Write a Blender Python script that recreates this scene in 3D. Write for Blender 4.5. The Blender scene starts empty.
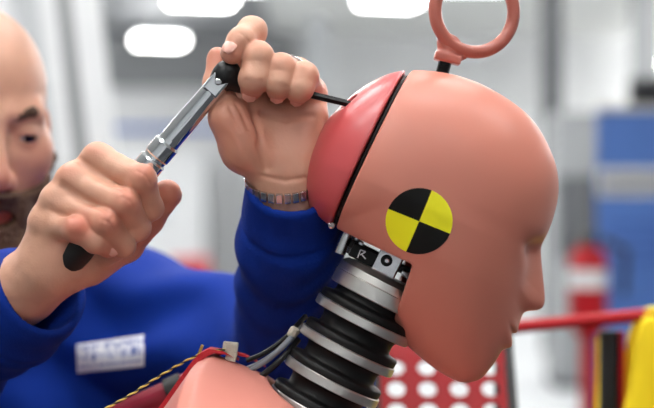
import bpy, bmesh, math, random
import numpy as np
from mathutils import Vector, Matrix

random.seed(7)
SC = bpy.context.scene
COL = SC.collection

# ------------------------------------------------------------------ camera, world, exposure
FPX, CX, CY, CAMZ = 1538.0, 327.0, 204.0, 1.45
cam = bpy.data.cameras.new('camera')
cam.sensor_width = 36.0
cam.lens = 36.0 * FPX / 654.0
cam.dof.use_dof = True
cam.dof.focus_distance = 1.195
cam.dof.aperture_fstop = 4.0
cam.clip_start = 0.05
camo = bpy.data.objects.new('camera', cam)
camo.location = (0, 0, CAMZ)
camo.rotation_euler = (math.pi / 2, 0, 0)
COL.objects.link(camo)
SC.camera = camo

w = bpy.data.worlds.new('world')
SC.world = w
w.use_nodes = True
w.node_tree.nodes['Background'].inputs[0].default_value = (0.86, 0.92, 1.0, 1)
w.node_tree.nodes['Background'].inputs[1].default_value = 0.10
SC.view_settings.view_transform = 'Standard'
SC.view_settings.look = 'None'
SC.view_settings.gamma = 1.0
SC.view_settings.use_curve_mapping = False
SC.view_settings.exposure = 0.27
LAMP = 17.0          # emission of the ceiling fixtures

def P(px, py, d):
    """the point in the hall that stands at distance d behind the given spot of the photograph"""
    return np.array([d * (px - CX) / FPX, d, CAMZ - d * (py - CY) / FPX])

# ------------------------------------------------------------------ materials
MATS = {}
def lin(c):
    return tuple(((v / 12.92) if v <= 0.04045 else ((v + 0.055) / 1.055) ** 2.4) for v in [x / 255.0 for x in c])

def mat(name, rgb, rough=0.5, metal=0.0, var=0.06, vscale=8.0, bump=0.0, bscale=60.0, coat=0.0, sss=0.0, emit=0.0, spec=0.5, attr=None, attr_rgb=None, sheen=0.0, sssr=0.01):
    """procedural principled material: colour broken up by noise, optional bump and a colour attribute"""
    m = bpy.data.materials.new(name)
    m.use_nodes = True
    nt = m.node_tree
    b = nt.nodes['Principled BSDF']
    c = lin(rgb)
    tc = nt.nodes.new('ShaderNodeTexCoord')
    nz = nt.nodes.new('ShaderNodeTexNoise')
    nz.inputs['Scale'].default_value = vscale
    nz.inputs['Detail'].default_value = 5
    nt.links.new(tc.outputs['Object'], nz.inputs['Vector'])
    mx = nt.nodes.new('ShaderNodeMix'); mx.data_type = 'RGBA'
    mx.inputs['A'].default_value = tuple(min(1, v * (1 + var)) for v in c) + (1,)
    mx.inputs['B'].default_value = tuple(v * (1 - var) for v in c) + (1,)
    nt.links.new(nz.outputs['Fac'], mx.inputs['Factor'])
    out = mx.outputs['Result']
    if attr:
        for an, argb in (attr if isinstance(attr, list) else [(attr, attr_rgb)]):
            at = nt.nodes.new('ShaderNodeAttribute'); at.attribute_name = an
            m2 = nt.nodes.new('ShaderNodeMix'); m2.data_type = 'RGBA'
            m2.inputs['B'].default_value = lin(argb) + (1,)
            nt.links.new(out, m2.inputs['A'])
            nt.links.new(at.outputs['Fac'], m2.inputs['Factor'])
            out = m2.outputs['Result']
    nt.links.new(out, b.inputs['Base Color'])
    b.inputs['Roughness'].default_value = rough
    b.inputs['Metallic'].default_value = metal
    b.inputs['Specular IOR Level'].default_value = spec
    b.inputs['Coat Weight'].default_value = coat
    b.inputs['Coat Roughness'].default_value = 0.15
    if sheen:
        b.inputs['Sheen Weight'].default_value = sheen
    if sss:
        b.inputs['Subsurface Weight'].default_value = sss
        b.inputs['Subsurface Radius'].default_value = (1.0, 0.35, 0.2)
        b.inputs['Subsurface Scale'].default_value = sssr
    if emit:
        b.inputs['Emission Color'].default_value = (1, 0.995, 0.98, 1)
        b.inputs['Emission Strength'].default_value = emit
    if bump:
        n2 = nt.nodes.new('ShaderNodeTexNoise')
        n2.inputs['Scale'].default_value = bscale
        n2.inputs['Detail'].default_value = 3
        nt.links.new(tc.outputs['Object'], n2.inputs['Vector'])
        bp = nt.nodes.new('ShaderNodeBump')
        bp.inputs['Strength'].default_value = bump
        bp.inputs['Distance'].default_value = 0.002
        nt.links.new(n2.outputs['Fac'], bp.inputs['Height'])
        nt.links.new(bp.outputs['Normal'], b.inputs['Normal'])
    MATS[name] = m
    return m

M_vinyl = mat('pink_vinyl', (204, 126, 108), 0.46, var=0.035, vscale=9, coat=0.05, sss=0.08, sssr=0.004)
M_cap = mat('red_pink_vinyl', (192, 78, 80), 0.36, var=0.04, vscale=9, coat=0.15, sss=0.06, sssr=0.004)
M_jacket = mat('pale_pink_vinyl', (218, 140, 126), 0.42, var=0.05, vscale=12, coat=0.1)
M_ring = mat('painted_pink_iron', (182, 102, 88), 0.35, var=0.12, vscale=60, bump=0.15, bscale=120, coat=0.2)
M_blk = mat('sticker_black', (14, 14, 13), 0.6, var=0.15, vscale=200, spec=0.25)
M_yel = mat('sticker_yellow', (252, 244, 24), 0.5, var=0.04, vscale=80)
M_rubber = mat('black_rubber', (9, 9, 10), 0.5, var=0.2, vscale=60, bump=0.1, bscale=150, spec=0.3)
M_alu = mat('brushed_aluminium', (212, 210, 206), 0.36, 1.0, var=0.12, vscale=50, bump=0.08, bscale=300)
M_steel = mat('bright_steel', (205, 205, 208), 0.22, 1.0, var=0.1, vscale=60)
M_chrome = mat('chrome', (228, 230, 233), 0.08, 1.0, var=0.03, vscale=40)
M_dark = mat('black_oxide', (22, 22, 24), 0.4, 0.3, var=0.2, vscale=80)
M_grip = mat('black_grip', (14, 14, 15), 0.55, var=0.2, vscale=90)
M_skin = mat('skin', (212, 160, 135), 0.45, var=0.12, vscale=38, bump=0.12, bscale=500, sss=0.12, sssr=0.006,
             attr=[('redness', (196, 98, 78)), ('stubble', (150, 120, 104))])
M_nail = mat('nail', (226, 168, 152), 0.3, var=0.05, vscale=90, coat=0.2)
M_lip = mat('lip', (186, 110, 100), 0.42, var=0.08, vscale=60)
M_beard = mat('beard_hair', (88, 60, 42), 0.75, var=0.5, vscale=160, bump=1.0, bscale=350)
M_brow = mat('eyebrow_hair', (80, 55, 40), 0.75, var=0.4, vscale=160, bump=1.0, bscale=350)
M_eye = mat('eye_white', (196, 186, 178), 0.2, var=0.03)
M_iris = mat('eye_iris', (36, 26, 20), 0.15, var=0.1)
M_shirt = mat('blue_fleece', (3, 44, 136), 0.85, var=0.12, vscale=25, bump=0.25, bscale=500, spec=0.2)
M_trou = mat('dark_trousers', (36, 38, 46), 0.85, var=0.1)
M_redcloth = mat('red_tape', (176, 24, 36), 0.8, var=0.15, vscale=120, bump=0.5, bscale=400)
M_velcro = mat('grey_velcro', (196, 190, 176), 0.9, var=0.25, vscale=300, bump=0.8, bscale=500)
M_cordy = mat('yellow_strand', (206, 184, 96), 0.7, var=0.1, vscale=100)
M_cordb = mat('black_strand', (26, 24, 22), 0.7, var=0.1, vscale=100)
M_cable = mat('grey_cable', (120, 124, 132), 0.4, var=0.05)
M_darkred = mat('dark_red_paint', (140, 8, 18), 0.55, var=0.06, spec=0.25)
M_redpaint = mat('red_paint', (176, 12, 26), 0.5, var=0.06, spec=0.3)
M_yvest = mat('yellow_vest', (250, 216, 10), 0.7, var=0.08, vscale=30)
M_white = mat('white_paint', (232, 233, 235), 0.55, var=0.04)
M_lgrey = mat('light_grey_paint', (196, 199, 202), 0.6, var=0.05)
M_mgrey = mat('mid_grey_paint', (142, 144, 146), 0.6, var=0.06)
M_dgrey = mat('dark_grey_paint', (70, 72, 76), 0.6, var=0.08)
M_black = mat('black_plastic', (18, 18, 20), 0.5, var=0.1)
M_blue = mat('blue_print', (84, 126, 204), 0.5, var=0.1, vscale=3)
M_bluepaint = mat('blue_paint', (70, 110, 190), 0.5, var=0.05)
M_floor = mat('epoxy_floor', (184, 186, 189), 0.3, var=0.06, vscale=0.8, bump=0.05, bscale=6)
M_ceil = mat('ceiling_sheet', (232, 233, 230), 0.8, var=0.06, vscale=1.0)
M_wall = mat('wall_paint', (224, 225, 226), 0.7, var=0.04, vscale=0.8)
M_added_mat = mat('added_dark_mat', (58, 60, 64), 0.8, var=0.1, vscale=4, bump=0.3, bscale=40)
M_lamp = mat('lamp_diffuser', (255, 255, 250), 0.5, emit=LAMP)
M_brass = mat('gold_metal', (196, 160, 84), 0.3, 1.0, var=0.1)

# print on the chest: illegible woven lettering, white threads with blue gaps
def print_mat():
    m = bpy.data.materials.new('chest_print'); m.use_nodes = True
    nt = m.node_tree; b = nt.nodes['Principled BSDF']
    at = nt.nodes.new('ShaderNodeAttribute'); at.attribute_name = 'ink'
    mx = nt.nodes.new('ShaderNodeMix'); mx.data_type = 'RGBA'
    mx.inputs['A'].default_value = lin((40, 78, 170)) + (1,)
    mx.inputs['B'].default_value = lin((250, 250, 255)) + (1,)
    nt.links.new(at.outputs['Fac'], mx.inputs['Factor'])
    nt.links.new(mx.outputs['Result'], b.inputs['Base Color'])
    b.inputs['Roughness'].default_value = 0.85
    return m
M_print = print_mat()

# ------------------------------------------------------------------ object helpers
def link(name, me, parent=None, m=None):
    o = bpy.data.objects.new(name, me)
    COL.objects.link(o)
    if parent is not None:
        o.parent = parent
        o.matrix_parent_inverse = parent_world(parent).inverted()
    if m is not None and me is not None:
        me.materials.append(m)
    return o

def parent_world(o):
    if o.parent is None:
        return o.matrix_basis.copy()
    return parent_world(o.parent) @ o.matrix_parent_inverse @ o.matrix_basis

def thing(name, label, cat, loc=(0, 0, 0), group=None):
    o = bpy.data.objects.new(name, None)
    COL.objects.link(o)
    o.empty_display_size = 0.05
    o.location = tuple(float(v) for v in loc)
    return tag(o, label, cat, group)

def tag(o, label=None, cat=None, group=None, kind=None):
    if label: o['label'] = label
    if cat: o['category'] = cat
    if group: o['group'] = group
    if kind: o['kind'] = kind
    return o

def struct(o):
    o['kind'] = 'structure'
    return o

def pymesh(name, v, f, smooth=False):
    me = bpy.data.meshes.new(name)
    me.from_pydata([tuple(float(c) for c in q) for q in v], [], [tuple(int(i) for i in q) for q in f])
    if smooth:
        me.shade_smooth()
    me.update()
    return me

class MB:
    """collects boxes, tubes, lathes of ONE part"""
    def __init__(s): s.v, s.f = [], []
    def add(s, v, f):
        o = len(s.v)
        s.v += [tuple(float(c) for c in q) for q in v]
        s.f += [tuple(int(i) + o for i in q) for q in f]
        return s
    def box(s, c, size, R=None, bev=0.0):
        bm = bmesh.new()
        bmesh.ops.create_cube(bm, size=1.0)
        bmesh.ops.scale(bm, vec=size, verts=bm.verts)
        if bev:
            bmesh.ops.bevel(bm, geom=list(bm.edges), offset=bev, segments=2, profile=0.6, affect='EDGES')
        if R is not None:
            bmesh.ops.transform(bm, matrix=R.to_4x4(), verts=bm.verts)
        bm.verts.index_update()
        s.add([np.array(q.co) + np.array(c) for q in bm.verts], [[q.index for q in g.verts] for g in bm.faces])
        bm.free()
        return s
    def tube(s, pts, r, n=12, cap=True, squash=None):
        pts = [np.array(p, float) for p in pts]
        k = len(pts)
        rs = r if hasattr(r, '__len__') else [r] * k
        vs = []
        up = None
        for i in range(k):
            t = pts[min(i + 1, k - 1)] - pts[max(i - 1, 0)]
            t = t / (np.linalg.norm(t) + 1e-12)
            if up is None:
                up = np.array([0, 0, 1.0]) if abs(t[2]) < 0.9 else np.array([1.0, 0, 0])
            a = np.cross(t, up); a /= np.linalg.norm(a) + 1e-12
            b = np.cross(a, t)
            up = b
            for j in range(n):
                th = 2 * math.pi * j / n
                vs.append(pts[i] + rs[i] * (math.cos(th) * a + math.sin(th) * b))
        fs = []
        for i in range(k - 1):
            for j in range(n):
                j2 = (j + 1) % n
                fs.append((i * n + j, i * n + j2, (i + 1) * n + j2, (i + 1) * n + j))
        if cap:
            fs.append(tuple(range(n - 1, -1, -1)))
            fs.append(tuple((k - 1) * n + j for j in range(n)))
        return s.add(vs, fs)
    def lathe(s, c, axis, prof, n=40, closed=False):
        """prof: (radius, height along axis) pairs, open profile capped at r=0 if given"""
        axis = np.array(axis, float); axis /= np.linalg.norm(axis)
        up = np.array([0, 1.0, 0]) if abs(axis[1]) < 0.9 else np.array([1.0, 0, 0])
        a = np.cross(axis, up); a /= np.linalg.norm(a)
        b = np.cross(axis, a)
        vs, fs = [], []
        for r, h in prof:
            for j in range(n):
                th = 2 * math.pi * j / n
                vs.append(np.array(c) + axis * h + r * (math.cos(th) * a + math.sin(th) * b))
        k = len(prof)
        for i in range(k if closed else k - 1):
            i2 = (i + 1) % k
            for j in range(n):
                j2 = (j + 1) % n
                fs.append((i * n + j, i * n + j2, i2 * n + j2, i2 * n + j))
        if not closed:
            fs.append(tuple(range(n - 1, -1, -1)))
            fs.append(tuple((k - 1) * n + j for j in range(n)))
        return s.add(vs, fs)
    def build(s, name, m, parent=None, smooth=False, angle=None):
        me = pymesh(name, s.v, s.f)
        bm = bmesh.new(); bm.from_mesh(me)
        bmesh.ops.recalc_face_normals(bm, faces=bm.faces)
        bm.to_mesh(me); bm.free()
        if smooth:
            me.shade_smooth()
            try:
                me.set_sharp_from_angle(angle=math.radians(angle or 40))
            except Exception:
                pass
        return link(name, me, parent, m)

def box(name, c, size, m, parent=None, R=None, bev=0.0):
    return MB().box(c, size, R, bev).build(name, m, parent)

def rot(axis, deg):
    return Matrix.Rotation(math.radians(deg), 3, axis)

# ------------------------------------------------------------------ implicit surfaces
f32 = np.float32
def cone(p, a, b, ra, rb):
    a = np.asarray(a, f32); b = np.asarray(b, f32)
    ab = b - a
    h = np.clip(((p - a) @ ab) / max(1e-12, float(ab @ ab)), 0, 1)
    q = p - a - h[:, None] * ab
    return np.sqrt(np.einsum('ij,ij->i', q, q)) - (ra + (rb - ra) * h)
def sph(p, c, r):
    q = p - np.asarray(c, f32)
    return np.sqrt(np.einsum('ij,ij->i', q, q)) - r
def ell(p, c, r, R=None):
    q = p - np.asarray(c, f32)
    if R is not None:
        q = q @ np.asarray(R, f32)
    r = np.asarray(r, f32)
    k0 = np.sqrt((((q / r)) ** 2).sum(1))
    k1 = np.sqrt(((q / (r * r)) ** 2).sum(1)) + 1e-9
    return k0 * (k0 - 1) / k1
def rbox(p, c, half, r, R=None):
    q = p - np.asarray(c, f32)
    if R is not None:
        q = q @ np.asarray(R, f32)
    q = np.abs(q) - (np.asarray(half, f32) - r)
    return np.sqrt((np.maximum(q, 0) ** 2).sum(1)) + np.minimum(q.max(1), 0) - r
def smin(a, b, k):
    h = np.maximum(k - np.abs(a - b), 0) / k
    return np.minimum(a, b) - h * h * k * 0.25
def smax(a, b, k):
    return -smin(-a, -b, k)

def mesh_sdf(f, lo, hi, h, proj=2, slack=1.25):
    lo = np.array(lo, float); hi = np.array(hi, float)
    B = 10
    nb = np.maximum(1, np.ceil(((hi - lo) / h + 1) / B).astype(int))
    n = nb * B
    bc = np.stack(np.meshgrid(*[lo[i] + (np.arange(nb[i]) * B + (B - 1) / 2) * h for i in range(3)], indexing='ij'), -1).reshape(-1, 3).astype(f32)
    vb = f(bc)
    act = np.abs(vb) < slack * 0.5 * B * h * 1.74 + h
    V = np.repeat(np.repeat(np.repeat(vb.reshape(nb), B, 0), B, 1), B, 2).astype(f32)
    V = V.reshape(nb[0], B, nb[1], B, nb[2], B)
    off = np.stack(np.meshgrid(*[(np.arange(B) - (B - 1) / 2) * h] * 3, indexing='ij'), -1).reshape(-1, 3).astype(f32)
    ids = np.nonzero(act)[0]
    I, J, K = np.unravel_index(ids, nb)
    for s in range(0, len(ids), 400):
        e = slice(s, s + 400)
        pts = (bc[ids[e]][:, None, :] + off[None]).reshape(-1, 3)
        val = f(pts).reshape(-1, B, B, B)
        V[I[e], :, J[e], :, K[e], :] = val
    V = V.reshape(n)
    S = V < 0
    S[0] = S[-1] = False; S[:, 0] = S[:, -1] = False; S[:, :, 0] = S[:, :, -1] = False
    V = np.where(S, np.minimum(V, -1e-7), np.maximum(V, 1e-7))
    cnt = np.zeros(n - 1, np.uint8)
    for a in (0, 1):
        for b in (0, 1):
            for c in (0, 1):
                cnt += S[a:n[0] - 1 + a, b:n[1] - 1 + b, c:n[2] - 1 + c]
    mix = (cnt > 0) & (cnt < 8)
    ci = np.argwhere(mix)
    idx = np.full(n - 1, -1, np.int64)
    idx[mix] = np.arange(len(ci))
    acc = np.zeros((len(ci), 3)); num = np.zeros(len(ci))
    for ax in range(3):
        o1, o2 = [k for k in range(3) if k != ax]
        for a in (0, 1):
            for b in (0, 1):
                q0 = ci.copy(); q0[:, o1] += a; q0[:, o2] += b
                q1 = q0.copy(); q1[:, ax] += 1
                v0 = V[tuple(q0.T)]; v1 = V[tuple(q1.T)]
                x = (v0 < 0) != (v1 < 0)
                t = np.where(x, v0 / np.where(x, v0 - v1, 1), 0)
                pos = q0.astype(float); pos[:, ax] += t
                acc[x] += pos[x]; num[x] += 1
    vs = lo + acc / num[:, None] * h
    quads = []
    for ax in range(3):
        o1, o2 = [(1, 2), (2, 0), (0, 1)][ax]
        sl0 = [slice(None)] * 3; sl1 = [slice(None)] * 3
        sl0[ax] = slice(0, n[ax] - 1); sl1[ax] = slice(1, n[ax])
        ed = np.argwhere(S[tuple(sl0)] != S[tuple(sl1)])
        fl = S[tuple(sl0)][tuple(ed.T)]
        def cell(d1, d2):
            c = ed.copy(); c[:, o1] -= d1; c[:, o2] -= d2
            return idx[tuple(c.T)]
        q = np.stack([cell(1, 1), cell(0, 1), cell(0, 0), cell(1, 0)], 1)
        q[~fl] = q[~fl][:, ::-1]
        quads.append(q)
    quads = np.concatenate(quads)
    e = h * 0.35
    for _ in range(proj):
        p = vs.astype(f32)
        v = f(p)
        g = np.stack([f(p + np.eye(3, dtype=f32)[k] * f32(e)) - f(p - np.eye(3, dtype=f32)[k] * f32(e)) for k in range(3)], 1) / (2 * e)
        g2 = np.maximum((g * g).sum(1), 0.05)
        step = -(v / g2)[:, None] * g
        L = np.linalg.norm(step, axis=1)
        step *= np.minimum(1, h * 0.7 / np.maximum(L, 1e-9))[:, None]
        vs = vs + step
    return vs, quads

def sdf_mesh(name, vs, quads):
    me = bpy.data.meshes.new(name)
    nv, nf = len(vs), len(quads)
    me.vertices.add(nv); me.vertices.foreach_set('co', vs.astype(f32).ravel())
    me.loops.add(nf * 4); me.loops.foreach_set('vertex_index', quads.astype(np.int32).ravel())
    me.polygons.add(nf)
    me.polygons.foreach_set('loop_start', np.arange(0, nf * 4, 4, dtype=np.int32))
    me.polygons.foreach_set('use_smooth', np.ones(nf, bool))
    me.update(calc_edges=True)
    me.validate()
    return me

def vattr(me, name, arr):
    a = me.attributes.new(name, 'FLOAT', 'POINT')
    a.data.foreach_set('value', np.asarray(arr, f32))

def wob(p, s, seed=0.0):
    """cheap smooth noise, about -1..1"""
    x, y, z = p[:, 0] * s + seed, p[:, 1] * s + 1.7 * seed, p[:, 2] * s + 2.3 * seed
    return (np.sin(x + 1.3 * np.sin(y * 0.9 + 1.1)) + np.sin(y * 1.1 + 1.2 * np.sin(z * 0.8 + 0.4)) + np.sin(z * 1.05 + 1.4 * np.sin(x * 0.85 + 2.0))) / 3

# ================================================================== THE HALL
struct(box('floor', (1, 12, -0.05), (24, 36, 0.1), M_floor))
struct(box('ceiling', (1, 12, 4.65), (24, 36, 0.1), M_ceil))
struct(box('wall_back', (1, 29.0, 2.3), (24, 0.2, 4.6), M_wall))
struct(box('wall_front', (1, -6.0, 2.3), (24, 0.2, 4.6), M_lgrey))
struct(box('wall_left', (-11.0, 12, 2.3), (0.2, 36, 4.6), M_wall))
struct(box('wall_right', (13.0, 12, 2.3), (0.2, 36, 4.6), M_wall))
struct(box('trim_1', (-3.9, 28.86, 2.86), (4.2, 0.06, 0.12), M_bluepaint))
struct(box('trim_2', (-2.4, 28.7, 4.1), (3.6, 0.3, 0.95), M_mgrey))
struct(box('trim_8', (-2.6, 24.0, 4.57), (3.2, 9.0, 0.06), M_mgrey))
for i, y in enumerate((9.5, 14.0, 18.5)):
    struct(box('trim_%d' % (3 + i), (1, y, 4.48), (23.6, 0.25, 0.24), M_lgrey))

# ceiling fixtures: luminous trough hung on two rods under a narrow spine
def fixture(x, y, rz, label, z=4.2, L=0.98):
    t = thing('ceiling_light', label, 'light', (x, y, z), 'fluorescent fixtures under the hall roof')
    R = rot('Z', rz)
    box('housing', (x, y, z - 0.08), (L + 0.06, 0.10, 0.06), M_lgrey, t, R, 0.01)
    box('diffuser', (x, y, z - 0.16), (L, 0.44, 0.10), M_lamp, t, R, 0.02)
    for k in (-1, 1):
        q = R @ Vector((0.4 * k, 0, 0))
        MB().tube([(x + q.x, y + q.y, z - 0.06), (x + q.x, y + q.y, 4.6)], 0.008, 8).build('hanger', M_dgrey, t)
fixture(-2.66, 24.45, 14, 'glowing oval ceiling light left of the raised hand', L=0.74)
fixture(-1.59, 19.45, 14, 'bright ceiling light cut by the top edge above the ratchet', L=0.76)
fixture(0.79, 19.55, 14, 'bright ceiling light just left of the pink lifting ring', L=0.70)
LT = 'unseen fluorescent ceiling fixture hung on rods, added to light the hall'
NEAR = [(-1.7, -0.9), (0.9, -2.6), (-1.3, -3.4), (-1.6, 1.1), (0.3, 0.8), (2.2, 1.1), (-1.5, 3.2), (0.7, 3.1)]  # those behind the camera are added as front fill light
FAR = [(x, y) for y in (8.0, 10.5, 13.0, 15.5, 18.0) for x in (-6.8, -4.0, -1.2, 1.6, 4.4, 7.2)] + [(s * 6.7, y) for s in (-1, 1) for y in (20.5, 22.5, 24.5, 26.5, 28.2)]  # unseen rows added to brighten the far floor, walls and ceiling
for (x, y) in NEAR + FAR:
    fixture(x, y, 0, LT)

# partition of white panels close behind the technician, slightly out of plumb
def panel(name, px0, px1, d, m, lean, label=None, cat=None, th=0.04, z1=2.75):
    x0, x1 = (px0 - CX) * d / FPX, (px1 - CX) * d / FPX
    zb = 0.0
    sh = math.tan(math.radians(lean))
    zc = CAMZ + (CY - 70) * d / FPX
    v = []
    for y in (d, d + th):
        for (x, z) in ((x0, zb), (x1, zb), (x1, z1), (x0, z1)):
            v.append((x - (z - zc) * sh, y, z))
    f = [(0, 1, 2, 3), (7, 6, 5, 4), (0, 4, 5, 1), (1, 5, 6, 2), (2, 6, 7, 3), (3, 7, 4, 0)]
    me = pymesh(name, v, f)
    return me
prt = thing('sliding_door', 'white folding door leaves with a dark rubber seal behind the bald man', 'door', (-1.0, 4.2, 0))
for a, b, mm, nm in ((-150, -62, M_white, 'door_leaf'), (-60, 20, M_white, 'door_leaf'), (21, 45, M_lgrey, 'door_leaf'), (46, 64, M_white, 'door_leaf'), (64, 79, M_mgrey, 'rubber_seal'), (79, 106, M_white, 'door_leaf')):
    me = panel(nm, a, b, 4.2, mm, 6.5 if a > 0 else 3)
    link(nm, me, prt, mm)
struct(box('floor', (0.2, 2.2, -0.0005), (8.0, 9.0, 0.003), M_added_mat))  # unseen dark mat added over the floor, cuts light bouncing up from below

# steel columns
for i, (px, d, wd, mm) in enumerate(((553, 15.0, 0.17, M_dgrey), (648, 17.0, 0.3, M_mgrey), (318, 26.0, 0.34, M_lgrey))):
    x = (px - CX) * d / FPX
    t = MB()
    t.box((x, d, 2.3), (wd, 0.02, 4.6)); t.box((x, d + 0.2, 2.3), (wd, 0.02, 4.6)); t.box((x, d + 0.1, 2.3), (0.02, 0.2, 4.6))
    o = t.build('trim_%d' % (9 + i), mm)
    struct(o)

# cupboards far behind
def cabinet(px0, px1, py_top, d, m, label, dark=False, depth=0.6):
    x0, x1 = (px0 - CX) * d / FPX, (px1 - CX) * d / FPX
    zt = CAMZ - (py_top - CY) * d / FPX
    xc, ww = (x0 + x1) / 2, x1 - x0
    t = thing('storage_cabinet', label, 'cabinet', (xc, d, 0))
    box('body', (xc, d + depth / 2, zt / 2 + 0.03), (ww, depth, zt - 0.06), m, t, None, 0.01)
    box('plinth', (xc, d + depth / 2, 0.04), (ww * 0.96, depth * 0.9, 0.08), M_dgrey, t)
    for k in (-1, 1):
        dr = box('door', (xc + k * ww * 0.245, d - 0.012, zt / 2 + 0.05), (ww * 0.47, 0.024, zt - 0.22), m, t, None, 0.005)
        box('handle', (xc + k * ww * 0.05, d - 0.04, zt * 0.52), (0.02, 0.03, 0.16), M_dgrey, dr)
        if dark:
            box('window', (xc + k * ww * 0.245, d - 0.028, zt * 0.62), (ww * 0.36, 0.01, zt * 0.3), M_dgrey, dr)
    return t
cabinet(556, 598, 112, 12.0, M_mgrey, 'pale machine cupboard with dark window panes behind the dummy forehead', dark=True)
cabinet(118, 205, 150, 27.5, M_white, 'pale cupboard at the far wall under the blue stripe')
cabinet(246, 300, 128, 27.6, M_lgrey, 'light grey cupboard at the far wall behind the raised wrist')

# small red tool chest on the floor far left
t = thing('tool_chest', 'small blurred red tool chest on the floor between the two hands', 'tool chest', (-1.62, 18.0, 0))
box('body', (-1.6, 18.0, 0.42), (0.42, 0.4, 0.8), M_redpaint, t, None, 0.02)
for k in range(4):
    dr = box('drawer', (-1.6, 17.79, 0.16 + 0.18 * k), (0.38, 0.03, 0.15), M_redpaint, t, None, 0.005)
    box('handle', (-1.6, 17.765, 0.2 + 0.18 * k), (0.26, 0.02, 0.02), M_steel, dr)

# roll-up banner, right
def banner(d=7.0):
    x0, x1 = (596 - CX) * d / FPX, (596 - CX) * d / FPX + 0.85
    zt = CAMZ - (108 - CY) * d / FPX
    t = thing('roll_up_banner', 'blue roll-up banner with white printed bands at the right edge', 'banner', ((x0 + x1) / 2, d, 0))
    box('cassette', ((x0 + x1) / 2, d, 0.05), (0.9, 0.16, 0.1), M_alu, t, None, 0.02)
    sh = box('printed_sheet', ((x0 + x1) / 2, d, (zt + 0.1) / 2 + 0.02), (x1 - x0, 0.004, zt - 0.12), M_blue, t)
    box('top_rail', ((x0 + x1) / 2, d, zt), (x1 - x0, 0.03, 0.03), M_alu, t)
    MB().tube([((x0 + x1) / 2, d + 0.05, 0.05), ((x0 + x1) / 2, d + 0.03, zt)], 0.01, 8).build('pole', M_alu, t)
    def band(pya, pyb, a, b, m, nm):
        za, zb = CAMZ - (pya - CY) * d / FPX, CAMZ - (pyb - CY) * d / FPX
        box(nm, (x0 + (a + b) / 2 * (x1 - x0), d - 0.004, (za + zb) / 2), ((b - a) * (x1 - x0), 0.003, abs(za - zb)), m, sh)
    band(168, 196, 0.01, 0.99, M_white, 'printed_band')
    band(176, 181, 0.03, 0.9, M_bluepaint, 'printed_line')
    band(187, 191, 0.03, 0.7, M_bluepaint, 'printed_line')
    for a in (222, 234, 246, 258):
        band(a, a + 5, 0.06, 0.85, M_bluepaint, 'printed_line')
banner()
t = thing('monitor', 'black monitor standing out above the blue banner', 'monitor', ((642 - CX) * 9 / FPX + 0.1, 9.0, 0))
xm = (642 - CX) * 9 / FPX + 0.1
zm = CAMZ + (CY - 97) * 9 / FPX
box('screen', (xm, 9.0, zm), (0.36, 0.05, 0.22), M_black, t, None, 0.01)
MB().tube([(xm, 9.05, 0.02), (xm, 9.05, zm)], 0.025, 10).build('pole', M_dgrey, t)
box('base', (xm, 9.05, 0.015), (0.5, 0.5, 0.03), M_dgrey, t, None, 0.005)

# fire extinguisher-like red cylinders on a stand right of the nose
def extinguisher(px, py0, py1, d, label):
    x = (px - CX) * d / FPX
    z1, z0 = CAMZ - (py0 - CY) * d / FPX, CAMZ - (py1 - CY) * d / FPX
    t = thing('fire_extinguisher', label, 'extinguisher', (x, d, 0))
    hh = z1 - z0
    MB().lathe((x, d, z0), (0, 0, 1), [(0.05, 0), (0.066, 0.03), (0.07, 0.06), (0.07, hh * 0.75), (0.06, hh * 0.84), (0.03, hh * 0.9), (0.025, hh * 0.95)], 28).build('cylinder', M_redpaint, t, True)
    box('valve', (x, d, z0 + hh * 0.97), (0.05, 0.12, 0.05), M_black, t, None, 0.01)
    MB().tube([(x + 0.05, d, z0 + hh * .96), (x + 0.14, d, z0 + hh * .85), (x + 0.13, d, z0 + hh * .4)], 0.014, 8).build('hose', M_black, t)
    MB().lathe((x, d, z0), (0, 0, 1), [(0.0712, hh * 0.48), (0.0712, hh * 0.66), (0.0703, hh * 0.66), (0.0703, hh * 0.48)], 28, closed=True).build('paper_label', M_white, t, True)
    MB().tube([(x, d, 0.03), (x, d, z0)], 0.03, 10).build('stand_post', M_redpaint, t)
    box('stand_foot', (x, d, 0.015), (0.34, 0.34, 0.03), M_redpaint, t, None, 0.005)
extinguisher(588, 236, 335, 5.6, 'red fire extinguisher with pale label on a post, beside the banner')

# red barrier rail with the yellow vest
def barrier(d=1.85):
    xa, xb = (470 - CX) * d / FPX, (700 - CX) * d / FPX
    z = CAMZ - (323 - CY) * d / FPX
    t = thing('barrier_rail', 'red painted tube rail on dark posts behind the dummy chin', 'railing', ((xa + xb) / 2, d, 0))
    slope = 0.010
    MB().tube([(xa, d, z - slope), (xb, d, z + slope * 1.6)], 0.0078, 16).build('top_rail', M_redpaint, t, True)
    for px in (612, 690):
        x = (px - CX) * d / FPX
        box('post', (x, d + 0.012, z / 2 - 0.005), (0.026, 0.012, z - 0.01), M_black if px == 612 else M_redpaint, t, None, 0.002)
    x = (621 - CX) * d / FPX
    box('post', (x, d + 0.012, z / 2 - 0.005), (0.012, 0.012, z - 0.01), M_redpaint, t, None, 0.002)
    x = (475 - CX) * d / FPX
    box('post', (x, d + 0.012, z / 2 - 0.005), (0.012, 0.012, z - 0.01), M_redpaint, t, None, 0.002)
    box('bottom_rail', ((xa + xb) / 2, d + 0.012, 0.12), (xb - xa, 0.02, 0.02), M_redpaint, t)
    return z
RAILZ = barrier()

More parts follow.
